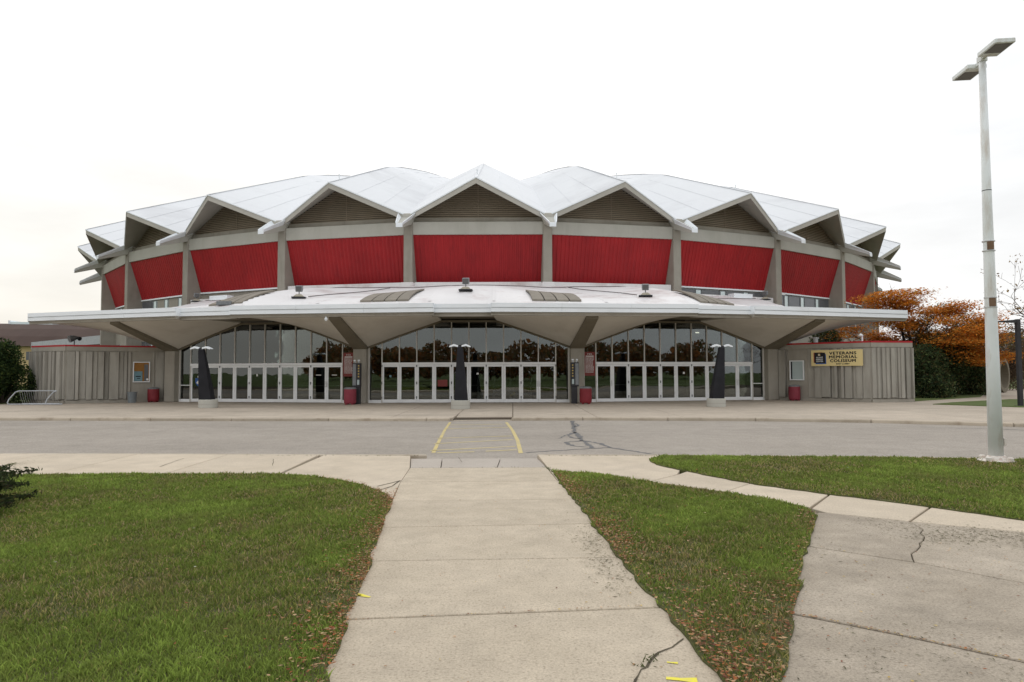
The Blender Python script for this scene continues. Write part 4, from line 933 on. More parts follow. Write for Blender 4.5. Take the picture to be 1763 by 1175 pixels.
# ------------------------------------------------------------------ ribbed concrete wings
def wing(label,pts,hole,seed,zt=3.1):
    """pts: A (by the pier), B corner, C far corner, D, E back"""
    A,B,C,D,E_=[Vector((p[0],p[1],0)) for p in pts]; o=A.copy()
    root=thing('ribbed_wall_block',label,'building',o)
    rr=random.Random(seed)
    mb=MB(); mb.prism([(p.x-o.x,p.y-o.y) for p in (A,B,C,D,E_)],0,zt); mb.build('wall','concrete',root)
    cen=(A+B+C+D+E_)/5
    for (p,q,nm) in ((A,B,0),(B,C,1)):
        d=(q-p).normalized(); n=Vector((d.y,-d.x,0)); 
        if n.dot(cen-p)>0: n=-n
        L_=(q-p).length; s=.02; deep=0
        mb=MB(); mb.frame(p-o+n*.001,q-p,n*.10,(0,0,.16)); mb.build('plinth','concrete',root)
        mb=MB(); mb.frame(p-o+n*.001+Vector((0,0,zt-.24)),q-p,n*.05,(0,0,.24)); mb.build('cap_band','concrete_light' if False else 'concrete',root)
        while s<L_-.05:
            w=rr.choice([.16,.22,.3,.38,.46]) if nm==0 else rr.choice([.12,.16,.2,.26])
            w=min(w,L_-s-.01); deep=rr.choice([x_ for x_ in (.03,.08,.14,.20) if abs(x_-deep)>.055])
            if hole and nm==0 and hole[0]-w<s<hole[1]:
                if s<hole[0]: w=hole[0]-s
                else: s=hole[1]; continue
            if w>.03:
                mb=MB(); t=rr.uniform(.005,.03)
                a=p-o+d*s+n*.002; b=a+d*w; z0=.20+rr.uniform(-.02,.05); z1=zt-.27
                i=0; V=[a,b,b+n*deep-d*t*.5,a+n*deep+d*t]
                mb.v=[(v.x,v.y,z0) for v in V]+[(v.x,v.y,z1) for v in V]
                F=[(0,1,2,3),(7,6,5,4),(0,4,5,1),(1,5,6,2),(2,6,7,3),(3,7,4,0)]
                if (d.cross(n)).z>0: F=[tuple(reversed(f)) for f in F]
                mb.f=F; mb.m=[0]*6; mb.build('concrete_rib','ribbed_concrete',root)
            s+=w+rr.choice([.006,.012,.03])
        cp=MB(); cp.frame(p-o-n*.25-d*.0+Vector((0,0,zt)),q-p+d*(.0),n*.31,(0,0,.09)); cp.build('coping','red_trim',root)
    mb=MB(); mb.prism([(p.x-o.x,p.y-o.y) for p in (A,B,C,D,E_)],zt+.002,zt+.03); mb.build('roof_deck','grey_metal',root)
    if hole:
        d=(B-A).normalized(); n=Vector((d.y,-d.x,0)); n=-n if n.dot(cen-A)>0 else n
        return root,A,B,d,n
    return root,A,B,(B-A).normalized(),None
WL_=[(-17.75,39.25),(-21.85,36.8),(-24.75,38.3),(-26.2,46.5),(-19.0,46.5)]
WR_=[(17.55,38.75),(20.9,35.25),(23.35,35.75),(25.6,44.5),(19.0,46.5)]
wl,A,B,d,n=wing('ribbed concrete block with ticket window left of the glass entrance',WL_,(.62,1.70),5)
def wall_frame(root_label,name,cat,A,d,n,s0,s1,z0,z1,inner,extra=None):
    o=A+d*(s0+s1)/2+n*.02; root=thing(name,root_label,cat,(o.x,o.y,z0))
    w=s1-s0; h=z1-z0
    mb=MB(); mb.frame(-d*w/2,d*w,n*.03,(0,0,h)); mb.build('panel',inner,root)
    t=.05; mb=MB()
    for a,b,c,e in ((-w/2,0,t,h),(w/2-t,0,t,h),(-w/2+t,0,w-2*t,t),(-w/2+t,h-t,w-2*t,t)): mb.frame(d*a+n*.03+Vector((0,0,b)),d*c,n*.06,(0,0,e))
    mb.build('frame','door_white',root)
    return root,w,h
tw,w,h=wall_frame('framed ticket window with orange and teal posters in left ribbed wall','ticket_window','window',A,d,n,.75,1.6,1.12,2.28,'poster_orange')
mb=MB(); mb.frame(d*(-.05)+n*.034+Vector((0,0,.06)),d*.42,n*.008,(0,0,.56)); mb.build('poster','poster_teal',tw)
mb=MB(); mb.frame(d*(.03)+n*.044+Vector((0,0,.30)),d*.25,n*.004,(0,0,.06)); mb.frame(d*(.06)+n*.044+Vector((0,0,.2)),d*.16,n*.004,(0,0,.04)); mb.build('poster_print','print_black',tw)
mb=MB(); mb.frame(d*(-.34)+n*.034+Vector((0,0,.06)),d*.2,n*.006,(0,0,.95)); mb.build('dark_pane','window_dark',tw)
mb=MB(); mb.lathe([(.06,0),(.06,.005)],12,(0,0,0)); s_=mb.build('round_sticker','print_white',tw); s_.matrix_local=Matrix.Translation(d*(-.30)+n*.046+Vector((0,0,.16)))@n.to_track_quat('Z','Y').to_matrix().to_4x4()
wr,A,B,d,n=wing('ribbed concrete block with yellow sign right of the glass entrance',WR_,(.5,1.6),9)
pb_,w,h=wall_frame('blank pale poster case in white frame on right ribbed wall','poster_case','poster case',A,d,n,.62,1.42,1.12,2.22,'poster_pale')
mb=MB(); mb.frame(-d*(w/2-.06)+n*.034+Vector((0,0,.06)),d*.07,n*.008,(0,0,h-.12)); mb.build('dark_strip','print_black',pb_)
# the yellow sign
s0,s1=1.90,4.55; z0,z1=1.90,2.76; so=A+d*(s0+s1)/2+n*.215; sw_,sh_=s1-s0,z1-z0
sign=thing('name_sign','yellow sign reading veterans memorial coliseum on the right ribbed wall','sign',(so.x,so.y,z0))
mb=MB(); mb.frame(-d*sw_/2,d*sw_,n*.03,(0,0,sh_)); mb.build('board','sign_yellow',sign)
rt=d
def sm_(x_,z_,e=.032): return Matrix.Translation(rt*x_+n*e+Vector((0,0,z_)))@Matrix(((rt.x,0,n.x,0),(rt.y,0,n.y,0),(0,1,0,0),(0,0,0,1)))
def flat(name,mat,x0,x1,za,zb,e,sk=0):
    mb=MB(); P_=[(x0,za),(x1,za+sk),(x1-.01,zb),(x0+.005,zb-sk)]; f=[rt*a+n*(.031+e)+Vector((0,0,b)) for a,b in P_]; bk=[p-n*.004 for p in f]
    mb.poly(f); mb.poly(list(reversed(bk))); 
    for i in range(4): mb.quad(bk[i],bk[(i+1)%4],f[(i+1)%4],f[i])
    return mb.build(name,mat,sign)
flat('logo_orange','print_orange',-sw_/2+.13,-sw_/2+.60,.19,.74,.004,.01)
flat('logo_blue','print_blue',-sw_/2+.23,-sw_/2+.80,.10,.64,.005,.01)
flat('logo_black','print_black',-sw_/2+.165,-sw_/2+.76,.16,.72,.010,-.01)
flat('logo_emblem','print_gold',-sw_/2+.37,-sw_/2+.50,.55,.67,.015); flat('logo_mark','print_white',-sw_/2+.40,-sw_/2+.46,.56,.65,.019)
for tx,z_ in (('ALLIANT',.46),('ENERGY',.355),('CENTER',.25)): text_mesh(tx,.105,'print_white',sign,sm_(-sw_/2+.455,z_,.046),.002,width=.36)
for tx,z_,wd in (('VETERANS',.67,1.36),('MEMORIAL',.47,1.42),('COLISEUM',.27,1.29)): text_mesh(tx,.215,'print_black',sign,sm_(.33,z_),.012,spacing=1.16,width=wd)
text_mesh('EAST LOBBY',.085,'print_black',sign,sm_(.33,.105),.005,width=.68)

# ------------------------------------------------------------------ pylon lights in front of the doors
def pylon(loc,tx,label,bs):
    root=thing('pylon_light',label,'pylon light',loc,group='black pylon lights before the doors')
    mb=MB(); mb.lathe([(.42,0),(.43,.02),(.43,.36),(.415,.39)],28); mb.build('drum_base','pad_tan' if False else 'concrete_light',root)
    mb=MB(); mb.lathe([(.435,.17),(.435,.18)],28); mb.build('base_joint','concrete',root)
    b=[(-.29,-.26),(.29,-.26),(.29,.26),(-.29,.26)]; zs=(.37,1.0,2.74); mb=MB(); R0=[]
    for z in zs:
        t=(z-.37)/(2.74-.37); k=1-.58*t+(.03 if z==1.0 else 0); R0.append([(x_*k+tx*t+bs,y_*k-.05*t,z) for x_,y_ in b])
    i=0; mb.v=[p for r_ in R0 for p in r_]
    for a in range(2):
        for q in range(4): mb.f.append((a*4+q,a*4+(q+1)%4,a*4+4+(q+1)%4,a*4+4+q)); mb.m.append(0)
    mb.f.append((8,9,10,11)); mb.m.append(0); mb.f.append((3,2,1,0)); mb.m.append(0); mb.build('pylon','pylon_black',root,bevel=.02)
    tx+=bs
    mb=MB(); mb.box((tx,-.05,2.77),(.09,.09,.05)); mb.build('head_block','black_metal',root)
    for sg in (-1,1):
        mb=MB(); a=Vector((tx+sg*.08,-.05,2.80)); m_=Vector((tx+sg*.27,-.05,2.87)); e=Vector((tx+sg*.47,-.05,2.78))
        for p,q in ((a,m_),(m_,e)):
            mb.frame(p-Vector((0,.16,.02)),q-p,(0,.32,0),(0,0,.035))
        f=[(a.x,-.215,2.76),(m_.x,-.215,2.80),(e.x,-.215,2.74),(e.x,-.215,2.80),(m_.x,-.215,2.89),(a.x,-.215,2.83)]
        if sg<0: f=f[::-1]
        mb.poly(f); mb.build('lamp_wing','white_metal',root)
pylon((-12.0,32.1,0),-.27,'black tapered pylon light on round concrete base before the left glass bay',-.06)
pylon((.02,30.4,0),-.05,'black tapered pylon light on round concrete base before the centre glass bay',.03)
pylon((11.75,31.5,0),.25,'black tapered pylon light on round concrete base before the right glass bay',.02)

# ------------------------------------------------------------------ bins
def bin_(loc,r,h,mat,label,name='litter_bin',grp='red litter bins',lid='grey_metal'):
    root=thing(name,label,'bin',loc,group=grp)
    mb=MB(); mb.lathe([(r*.9,.06),(r*.97,.10),(r,.2),(r,h*.82),(r*.98,h*.9),(r*.94,h*.92)],24); mb.build('body',mat,root,smooth=False)
    mb=MB(); mb.lathe([(r*1.01,h*.9),(r*1.01,h*.94),(r*.86,h*.99),(r*.55,h*1.01)],24); mb.build('lid',lid,root)
    mb=MB(); mb.lathe([(r*.5,h*1.0),(r*.5,h*1.015)],20); mb.build('opening','dark_void',root)
    for a in (.8,2.3,3.9,5.5):
        mb=MB(); mb.box((r*.7*cos(a),r*.7*sin(a),.035),(.05,.05,.035)); mb.build('foot',mat,root)
    return root
bin_((-18.0,38.55,0),.30,.82,'red_plastic','dark red litter bin below the ticket window by left ribbed wall')
bin_((-5.95,34.75,0),.31,.88,'pink_plastic','faded red litter bin before the left inner pier')
bin_((6.05,34.6,0),.31,.88,'red_plastic','bright red litter bin before the right inner pier')
bin_((17.95,37.75,0),.31,.86,'pink_plastic','faded red litter bin below the pale poster case by right ribbed wall')
root=thing('grey_bin','small grey open bin against the left ribbed wall','bin',(-18.75,37.75,0))
mb=MB(); mb.lathe([(.20,0),(.24,.55),(.26,.55),(.26,.60),(.225,.60),(.22,.5)],20); mb.build('body','grey_plastic',root)
mb=MB(); mb.lathe([(.218,.50),(.2185,.505)],18); mb.build('opening','dark_void',root)

# ------------------------------------------------------------------ dark cabinets with spot lights at the inner piers
def cabinet(loc,sg,label):
    root=thing('dark_cabinet',label,'cabinet',loc,group='dark cabinets at the inner piers')
    mb=MB(); mb.box((0,0,1.50),(.20,.17,.62)); mb.build('upper_box','black_metal',root,bevel=.015)
    mb=MB(); mb.box((sg*.03,.02,.44),(.15,.14,.44)); mb.build('lower_box','black_metal',root,bevel=.01)
    mb=MB(); mb.box((-sg*.10,-.178,1.52),(.085,.008,.55)); mb.build('front_plate','grey_metal',root)
    mb=MB()
    for k in range(5): mb.box((sg*.12,-.175,1.98-k*.14),(.035,.006,.035))
    mb.build('gold_lettering','print_gold',root)
    mb=MB(); mb.box((sg*.11,-.19,1.13),(.055,.03,.13)); mb.build('switch_box','poster_pale',root,bevel=.008)
    for q in (-1,1):
        mb=MB(); mb.tube([(q*.09,.0,2.12),(q*.09,-.02,2.18),(q*.11,-.10,2.26)],[.025,.03,.06],10); mb.build('spot_head','white_metal',root)
cabinet((-5.72,35.25,0),1,'dark cabinet with white spot lights on the left inner pier')
cabinet((5.55,35.1,0),-1,'dark cabinet with white spot lights on the right inner pier')
# dome camera at the beam end
root=thing('dome_camera','small white dome camera under the canopy edge at left beam','camera',(-6.55,32.35,4.15)); mb=MB(); mb.lathe([(.02,-.06),(.05,-.04),(.07,0),(.08,.04),(.08,.07),(.05,.1),(.03,.16)],14); mb.build('housing','white_metal',root,smooth=True)
mb=MB(); mb.tube([(0,0,.15),(0,.1,.3)],.025,6); mb.build('bracket','white_metal',root)

# ------------------------------------------------------------------ floodlights on the canopy
def flood(p,label,yaw,dark=0,sc=1.0):
    root=thing('floodlight',label,'floodlight',p,yaw,group='floodlights on the canopy roof')
    mb=MB(); mb.box((0,0,.03),(.42*sc,.34*sc,.04)); mb.build('mat','black_metal',root)
    mb=MB(); mb.v=[(-.34,-.28,.07),(.34,-.28,.07),(.34,.28,.07),(-.34,.28,.07),(-.16,-.14,.24),(.16,-.14,.24),(.16,.14,.24),(-.16,.14,.24)]; mb.v=[(x_*sc,y_*sc,z_) for x_,y_,z_ in mb.v]
    mb.f=[(3,2,1,0),(4,5,6,7),(0,1,5,4),(1,2,6,5),(2,3,7,6),(3,0,4,7)]; mb.m=[0]*6; mb.build('ballast_pad','pad_tan',root,bevel=.02)
    mb=MB(); mb.tube([(0,0,.22),(0,0,.42)],.03,8); mb.tube([(-.2,0,.56),(-.2,0,.42),(.2,0,.42),(.2,0,.56)],.022,6); mb.build('yoke','grey_metal',root)
    mb=MB(); V=[(-.19,-.22,.40),(.19,-.22,.40),(.22,.2,.50),(-.22,.2,.50),(-.21,-.26,.74),(.21,-.26,.74),(.22,.16,.82),(-.22,.16,.82)]
    mb.v=V; mb.f=[(3,2,1,0),(4,5,6,7),(0,1,5,4),(1,2,6,5),(2,3,7,6),(3,0,4,7)]; mb.m=[0]*6; hd=mb.build('head','grey_metal',root,bevel=.03)
    mb=MB(); mb.quad((-.16,-.232,.45),(.16,-.232,.45),(.175,-.262,.70),(-.175,-.262,.70)); mb.build('lens','lens_grey',hd)
for ad,t,lb,yw in ((0,.125,'grey floodlight on tan pad at the centre of the canopy roof',0),(-8.6,.13,'grey floodlight on tan pad on the canopy roof left of centre',.15),(9.2,.13,'grey floodlight on tan pad on the canopy roof right of centre',-.15),(-27.2,.90,'dark floodlight at the far left end of the canopy roof',.6),(27.2,.90,'dark floodlight at the far right end of the canopy roof',-.6)):
    p=rtop(R_(ad),t,.0); flood(p,lb,yw); [o for o in bpy.data.objects if o.get('label')==lb][0].scale=(.82,.82,.82)
mb=MB(); p=rtop(R_(-11.9),.03,.0); mb.box((0,0,.07),(.36,.18,.09)); o=mb.build('junction_box','grey_metal'); o.location=p; tag(o,'flat grey box on the canopy roof edge left of centre','box')

# small devices on the wing roofs
root=thing('roof_floodlight','grey floodlight on the roof of the left ribbed block','floodlight',(-22.2,38.0,3.12)); mb=MB(); mb.tube([(0,0,0),(0,0,.35)],.03,6); mb.build('post','grey_metal',root)
mb=MB(); mb.tube([(-.16,-.2,.42),(-.05,-.05,.48),(.12,.1,.52)],[.2,.17,.07],12); mb.build('head','grey_metal',root); mb=MB(); mb.tube([(.2,.0,.5),(.34,-.05,.44)],[.09,.12],10); mb.build('head','black_metal',root)
root=thing('roof_camera','small white camera on a post on the right ribbed block','camera',(20.75,35.75,3.12)); mb=MB(); mb.tube([(0,0,0),(0,0,.32)],.045,8); mb.build('post','white_metal',root); mb=MB(); mb.tube([(0,0,.36),(-.12,-.08,.40),(-.2,-.14,.36)],[.07,.08,.06],8); mb.build('head','white_metal',root)
for x_,y_,lb in ((18.2,38.9,'squat white vent on the roof behind the right poster case'),(19.3,38.0,'tiny white vent on the roof above the yellow sign')):
    mb=MB(); mb.lathe([(.13,0),(.13,.3),(.18,.31),(.18,.38),(.05,.42)],10); o=mb.build('vent_pipe','white_metal'); o.location=(x_,y_,3.12); tag(o,lb,'vent')
# a bike rack
root=thing('bike_rack','galvanised steel bike rack before the left ribbed block','bike rack',(-22.65,35.85,0))
for sg in (-1,1):
    mb=MB(); x_=sg*1.0
    mb.tube([(x_-.32,-.3,.03),(x_-.38,-.3,.12),(x_-.34,-.25,.3),(x_-.12,-.1,.66),(x_,-.02,.72)],.03,8); mb.build('end_loop','galvanised',root)
mb=MB(); mb.tube([(-1.0,-.02,.72),(1.0,-.02,.72)],.026,8); mb.build('top_rail','galvanised',root)
mb=MB(); mb.tube([(-1.32,-.3,.035),(1.5,-.3,.035)],.03,8); mb.build('ground_rail','galvanised',root); mb=MB(); mb.tube([(-1.0,.25,.035),(1.0,.25,.035)],.03,8); mb.build('ground_rail','galvanised',root)
for k in range(17):
    mb=MB(); x_=-.96+k*.12; mb.tube([(x_,-.02,.71),(x_,.1,.3),(x_,.25,.05)],.008,5); mb.build('bar','galvanised',root)

# ------------------------------------------------------------------ tall lamp post on the right lawn
root=thing('tall_lamp_post','tall white painted lamp post with two flat heads on the right lawn','lamp post',(11.03,12.3,0),group='lamp posts')
mb=MB(); mb.tube([(0,0,.04),(0,0,2.0),(0,0,4.4),(0,0,7.35)],[.119,.102,.080,.056],20); mb.build('pole','lamp_paint',root,smooth=True)
mb=MB(); mb.lathe([(.30,0),(.30,.035),(.17,.05),(.15,.09),(.125,.12)],8); mb.build('base_plate','rusty_paint',root)
for a in range(4):
    mb=MB(); q=a*pi/2+.5; mb.lathe([(.05,.03),(.055,.09),(.03,.11)],8,(.23*cos(q),.23*sin(q),0)); mb.build('anchor_bolt','rusty_paint',root)
for z,m_ in ((2.80,0),(3.83,0)):
    mb=MB(); rr=.092; pv_=Vector((-.30,-.95,0)).normalized(); ps_=Vector((-pv_.y,pv_.x,0)); mb.frame(pv_*(rr-.012)-ps_*.05+Vector((0,0,z)),ps_*.10,pv_*.03,(0,0,.15)); mb.build('rusty_plate','rust_plate',root)
    for dz in (-.02,.155):
        mb=MB(); mb.lathe([(rr+.012,z+dz),(rr+.012,z+dz+.016)],16); mb.build('strap','steel',root)
mb=MB(); mb.lathe([(.078,4.92),(.078,4.935)],16); mb.build('joint_band','black_metal',root)
mb=MB(); mb.box((.135,-.02,.36),(.02,.04,.07)); mb.build('ground_lug','rusty_paint',root)
def head(dirv,name,zo):
    dv=Vector(dirv).normalized(); sd=Vector((-dv.y,dv.x,0)); up=Vector((0,0,1))
    a=dv*.04+up*zo; mb=MB(); mb.frame(a-sd*.03-up*.03,dv*.14,sd*.06,up*.06); mb.build('head_arm','lamp_paint',root)
    s=dv*.16+up*(zo-.02); L_=.56; w=.34; mb=MB(); mb.frame(s-sd*w/2-up*.035,dv*L_,sd*w,up*.085); hd=mb.build('lamp_head','lamp_paint',root,bevel=.012)
    mb=MB(); q=s+dv*.16-sd*(w/2-.03)-up*.040; mb.frame(q,dv*(L_-.2),sd*(w-.06),up*.004); mb.build('lens','lens_grey',hd)
head((-.12,-1,0),'r',7.40); head((.12,1,0),'l',7.34)
mb=MB(); mb.box((0,0,7.38),(.06,.06,.05)); mb.build('pole_cap','lamp_paint',root)
# black lamp post farther right
root=thing('black_lamp_post','slim black lamp post with a flat arm at the right edge','lamp post',(25.42,31.0,0),group='lamp posts')
mb=MB(); mb.frame((-.085,-.085,.02),(.17,0,0),(0,.17,0),(0,0,3.95)); mb.build('pole','black_metal',root,bevel=.01)
mb=MB(); mb.box((0,0,.02),(.16,.16,.02)); mb.build('base_plate','black_metal',root)
mb=MB(); mb.v=[(-.95,-.15,3.84),(-.085,-.07,3.80),(-.085,.07,3.80),(-.95,.15,3.84),(-.95,-.15,3.88),(-.085,-.07,3.95),(-.085,.07,3.95),(-.95,.15,3.88)]; mb.f=[(3,2,1,0),(4,5,6,7),(0,1,5,4),(1,2,6,5),(2,3,7,6),(3,0,4,7)]; mb.m=[0]*6; mb.build('arm_lamp','black_metal',root)

# ------------------------------------------------------------------ far lawns, ring, walls, barns
def far_lawn(name,poly,label,seed):
    mb=MB(); mb.prism(poly,-.1,.03); tag(mb.build(name,'far_turf'),kind='structure')
far_lawn('far_lawn_right',[(23.7,36.3),(26.6,38.4),(31.1,41.9),(40,54),(40,75),(27,60),(24.5,46)],'',1)
far_lawn('far_lawn_edge',[(22.6,32.9),(24.6,34.6),(30,38),(46,38),(46,26),(27,28.6),(24.7,30.2)],'',2)
far_lawn('far_lawn_left',[(-25.2,36.2),(-25.0,38.6),(-26.4,47),(-60,60),(-70,36.5)],'',3)
root=thing('concrete_ring','upright round concrete ring standing at the right lawn edge','ring',(38.3,50.5,0))
mb=MB(); n=36; 
prof=[(1.0,-.45),(1.28,-.45),(1.28,.45),(1.0,.45)]
ringm=Matrix.Rotation(R_(38),4,'Z'); i=0
for q in range(n):
    a=2*pi*q/n
    for r_,y_ in prof:
        v=ringm@Vector((r_*cos(a)*.9,y_,1.28+r_*sin(a))); mb.v.append(tuple(v))
for q in range(n):
    for k in range(4):
        a=q*4+k; b=q*4+(k+1)%4; c=((q+1)%n)*4+(k+1)%4; d_=((q+1)%n)*4+k; mb.f.append((a,b,c,d_)); mb.m.append(0)
mb.build('ring','concrete_dark',root)
root=thing('far_wall','low pale wall with red coping at the far right edge','wall',(46.5,57,0))
mb=MB(); mb.box((4,0,.85),(5,.2,.85)); mb.build('wall','concrete_light',root); mb=MB(); mb.box((4,0,1.76),(5.05,.25,.06)); mb.build('coping','red_trim',root)
# brown barn on the left
root=thing('brown_barn','long barn with curved brown roof and cream wall behind left','barn',(-75,96,0))
mb=MB(); secs=[]
prof=[(-9,5.2),(-7,6.6),(-4.5,7.75),(-2,8.5),(0,8.75),(2,8.5),(4.5,7.75),(7,6.6),(9,5.2)]
dirx=Vector((cos(R_(9)),sin(R_(9)),0)); diry=Vector((-sin(R_(9)),cos(R_(9)),0))
mb.grid([[dirx*s+diry*y_+Vector((0,0,z_)) for y_,z_ in prof] for s in (-30,-20,-10,0,10,20,32)],flip=False)
rf=mb.build('roof','brown_roof',root)
mb=MB(); mb.frame(dirx*-30+diry*-8.4,dirx*61.5,diry*16.8,(0,0,5.3)); mb.build('wall','cream_wall',root)
for k in range(9):
    mb=MB(); mb.frame(dirx*(-24+k*6)+diry*-8.45+Vector((0,0,3.4)),dirx*1.6,diry*.1,(0,0,1.1)); mb.build('window','window_dark',root)
mb=MB(); mb.frame(dirx*6+diry*-1.2+Vector((0,0,8.6)),dirx*24,diry*2.4,(0,0,.32)); mb.build('ridge_skylight','window_pale',rf)
for k in range(9):
    mb=MB(); mb.frame(dirx*(6+k*2.9)+diry*-1.3+Vector((0,0,8.62)),dirx*.25,diry*2.6,(0,0,.5)); mb.build('skylight_rib','white_metal',rf)
root=thing('white_shed','low shed with sloping white metal roof behind left ribbed block','shed',(-42,70,0))
mb=MB(); mb.box((4,2,2.2),(7,4,2.2)); mb.build('wall','brown_roof',root)
mb=MB(); P_=[(-4,-3,4.15),(12,-3,6.2),(12,3,6.6),(-4,3,4.6)]; mb.poly([(-3.2,-3,4.7),(12,-3,6.2),(12,6,6.9),(-3.2,6,5.5)]); mb.poly([(-3.2,-3,4.0),(12,-3,5.2),(12,-3,6.2),(-3.2,-3,4.7)]); mb.build('roof','galvanised',root)

# ------------------------------------------------------------------ vegetation
def leaf_quads(cent,size,cols,rng,flat=1.0,aspect=.55,droop=None):
    """n leaf faces (two triangles, folded) at points cent"""
    n=len(cent); d=rng.normal(0,1,(n,3)); d[:,2]*=flat; d/=np.linalg.norm(d,axis=1)[:,None]+1e-9
    q=rng.normal(0,1,(n,3)); q[:,2]*=flat if flat<1 else 1; s=np.cross(d,q); s/=np.linalg.norm(s,axis=1)[:,None]+1e-9
    if flat<1: # keep sprays near horizontal
        up=np.array([0,0,1.0])+rng.normal(0,flat,(n,3)); s=np.cross(d,up); s/=np.linalg.norm(s,axis=1)[:,None]+1e-9
    sz=rng.uniform(size[0],size[1],n)[:,None]
    V=np.stack([cent-d*sz*.5,cent+s*sz*aspect*.5,cent+d*sz*.5,cent-s*sz*aspect*.5],1)
    F=(np.arange(n)[:,None]*4+np.array([0,1,2,0,2,3])[None,:]).ravel()
    c=np.array(cols)[rng.integers(0,len(cols),n)]*rng.uniform(.65,1.3,(n,1)); C=np.repeat(c[:,None,:],4,1)
    return V.reshape(-1,3),F,C.reshape(-1,3)
def grow(rng,start,dirn,length,rad,depth,spread,up,segs,tips,out,nchild=3,curl=.12,shrink=.68):
    pts=[np.array(start)]; d=np.array(dirn)/np.linalg.norm(dirn); n=4; rs=[rad]
    for k in range(n):
        d=d+rng.normal(0,curl,3); d[2]+=up*.15; d/=np.linalg.norm(d); pts.append(pts[-1]+d*length/n); rs.append(rad*(1-.45*(k+1)/n))
    out.append((pts,rs))
    if depth==0: tips.append((pts[-1],d)); tips.append((pts[-2],d)); return
    for c in range(nchild):
        t=rng.uniform(.35,1.0) if c<nchild-1 else 1.0
        k=min(n-1,int(t*n)); p=pts[k]+(pts[k+1]-pts[k])*(t*n-k)
        nd=d+rng.normal(0,spread,3)*np.array([1,1,.45]); grow(rng,p,nd,length*rng.uniform(shrink-.12,shrink+.12),rs[k]*.62,depth-1,spread,up,segs,tips,out,nchild,curl,shrink)
    if depth<=2: tips.append((pts[2],d))
def tree(name,label,cat,loc,rng,trunk_h,first,depth,rad,spread,up,leaf_n,leaf_size,cols,jit,bark,flat=1.0,nchild=3,group=None,dirs=None,shrink=.68,aspect=.55,filt=None):
    root=thing(name,label,cat,loc,group=group); out=[];tips=[]
    base=np.zeros(3); top=np.array([rng.normal(0,.1),rng.normal(0,.1),trunk_h])
    out.append(([base-np.array([0,0,.1]),top*.5+rng.normal(0,.05,3),top],[rad*1.25,rad*1.05,rad*.9]))
    for dv,tz in (dirs or [((rng.normal(0,1),rng.normal(0,1),.6),1.0) for _ in range(5)]):
        grow(rng,top*tz,dv,first,rad*.6,depth,spread,up,4,tips,out,nchild,shrink=shrink)
    mb=MB()
    for pts,rs in out: mb.tube([tuple(p) for p in pts],[max(.006,r_) for r_ in rs],5 if rs[0]<.08 else 8,cap=False)
    mb.build('trunk',bark,root,smooth=True)
    if leaf_n:
        T=np.array([t[0] for t in tips]); idx=rng.integers(0,len(T),leaf_n); cent=T[idx]+rng.normal(0,1,(leaf_n,3))*np.array(jit)
        if filt is not None: cent=cent[filt(cent)]
        V,F,Cc=leaf_quads(cent,leaf_size,cols,rng,flat,aspect); np_mesh('crown',V,F,3,'foliage',root,Cc)
    return root
OR=[(.72,.25,.03),(.80,.32,.045),(.62,.21,.025),(.68,.31,.055),(.5,.18,.03),(.46,.27,.06)]
rng=np.random.default_rng(31)
dirs=[((1,.2,.25),.75),((-1,.1,.35),.8),((.3,-1,.25),.8),((-.2,1,.3),.85),((.7,-.6,.5),1),((-.7,-.5,.55),1),((.2,.4,1),1),((1,-.5,.12),.6),((.9,.5,.3),.9),((-.2,-.3,1),1)]
tree('orange_tree','spreading orange autumn tree behind the right ribbed block','tree',(29.0,45.2,0),rng,2.7,2.35,3,.2,.5,-.05,60000,(.09,.22),OR,(.5,.5,.12),'bark_dark',.3,3,dirs=dirs,filt=lambda c:(c[:,2]>1.9)&(c[:,2]<7.3-.13*np.hypot(c[:,0]-1.0,c[:,1])))
rng=np.random.default_rng(32)
GO=[(.17,.16,.04),(.32,.17,.04),(.10,.12,.03),(.42,.18,.03),(.07,.09,.03)]
tree('mixed_tree','half green half orange tree right of the orange tree','tree',(32.2,46.8,0),rng,2.5,1.8,3,.15,.5,-.05,26000,(.09,.22),GO,(.36,.36,.13),'bark_dark',.35,3,dirs=[((1,.1,.3),.8),((-.6,-.4,.5),.9),((.3,.2,1),1),((.8,-.5,.5),1),((-.3,.8,.5),.9),((.6,.5,.2),.7)])
EV=[(.036,.06,.024),(.055,.085,.032),(.024,.04,.018),(.11,.14,.05),(.09,.075,.032)]
def shrub(name,label,loc,rx,ry,h,n,seed,cols=EV,size=(.10,.26),group=None,cat='shrub',low=.0,lobes=9):
    rng=np.random.default_rng(seed); root=thing(name,label,cat,loc,group=group)
    L_=[]; mb=MB()
    for k in range(lobes):
        a=rng.uniform(0,2*pi); rr=rng.uniform(.1,.72); z=rng.uniform(.1,.8)*h; c=np.array([cos(a)*rr*rx,sin(a)*rr*ry,z]); s=rng.uniform(.28,.5); L_.append((c,s))
        mb.tube([(0,0,-.05),tuple(c*.5+np.array([0,0,.05])),tuple(c)],[.06,.045,.02],5,cap=False)
    mb.build('stem','bark_dark',root)
    m=n//lobes; P_=[]
    for c,s in L_:
        d=rng.normal(0,1,(m,3)); d/=np.linalg.norm(d,axis=1)[:,None]; rad=rng.uniform(.45,1.12,m)**.6
        P_.append(c+d*rad[:,None]*np.array([rx*s*1.2,ry*s*1.2,h*s*.8]))
    P_=np.concatenate(P_); P_=P_[P_[:,2]>low]
    # some sprays sticking out
    V,F,Cc=leaf_quads(P_,size,cols,rng,1.0,.4); np_mesh('foliage',V,F,3,'foliage',root,Cc); return root
shrub('evergreen_shrub','dark evergreen shrub against the end of the right ribbed block',(26.6,41.6,0),2.3,2.0,3.0,15000,41,group='dark evergreens by the right block')
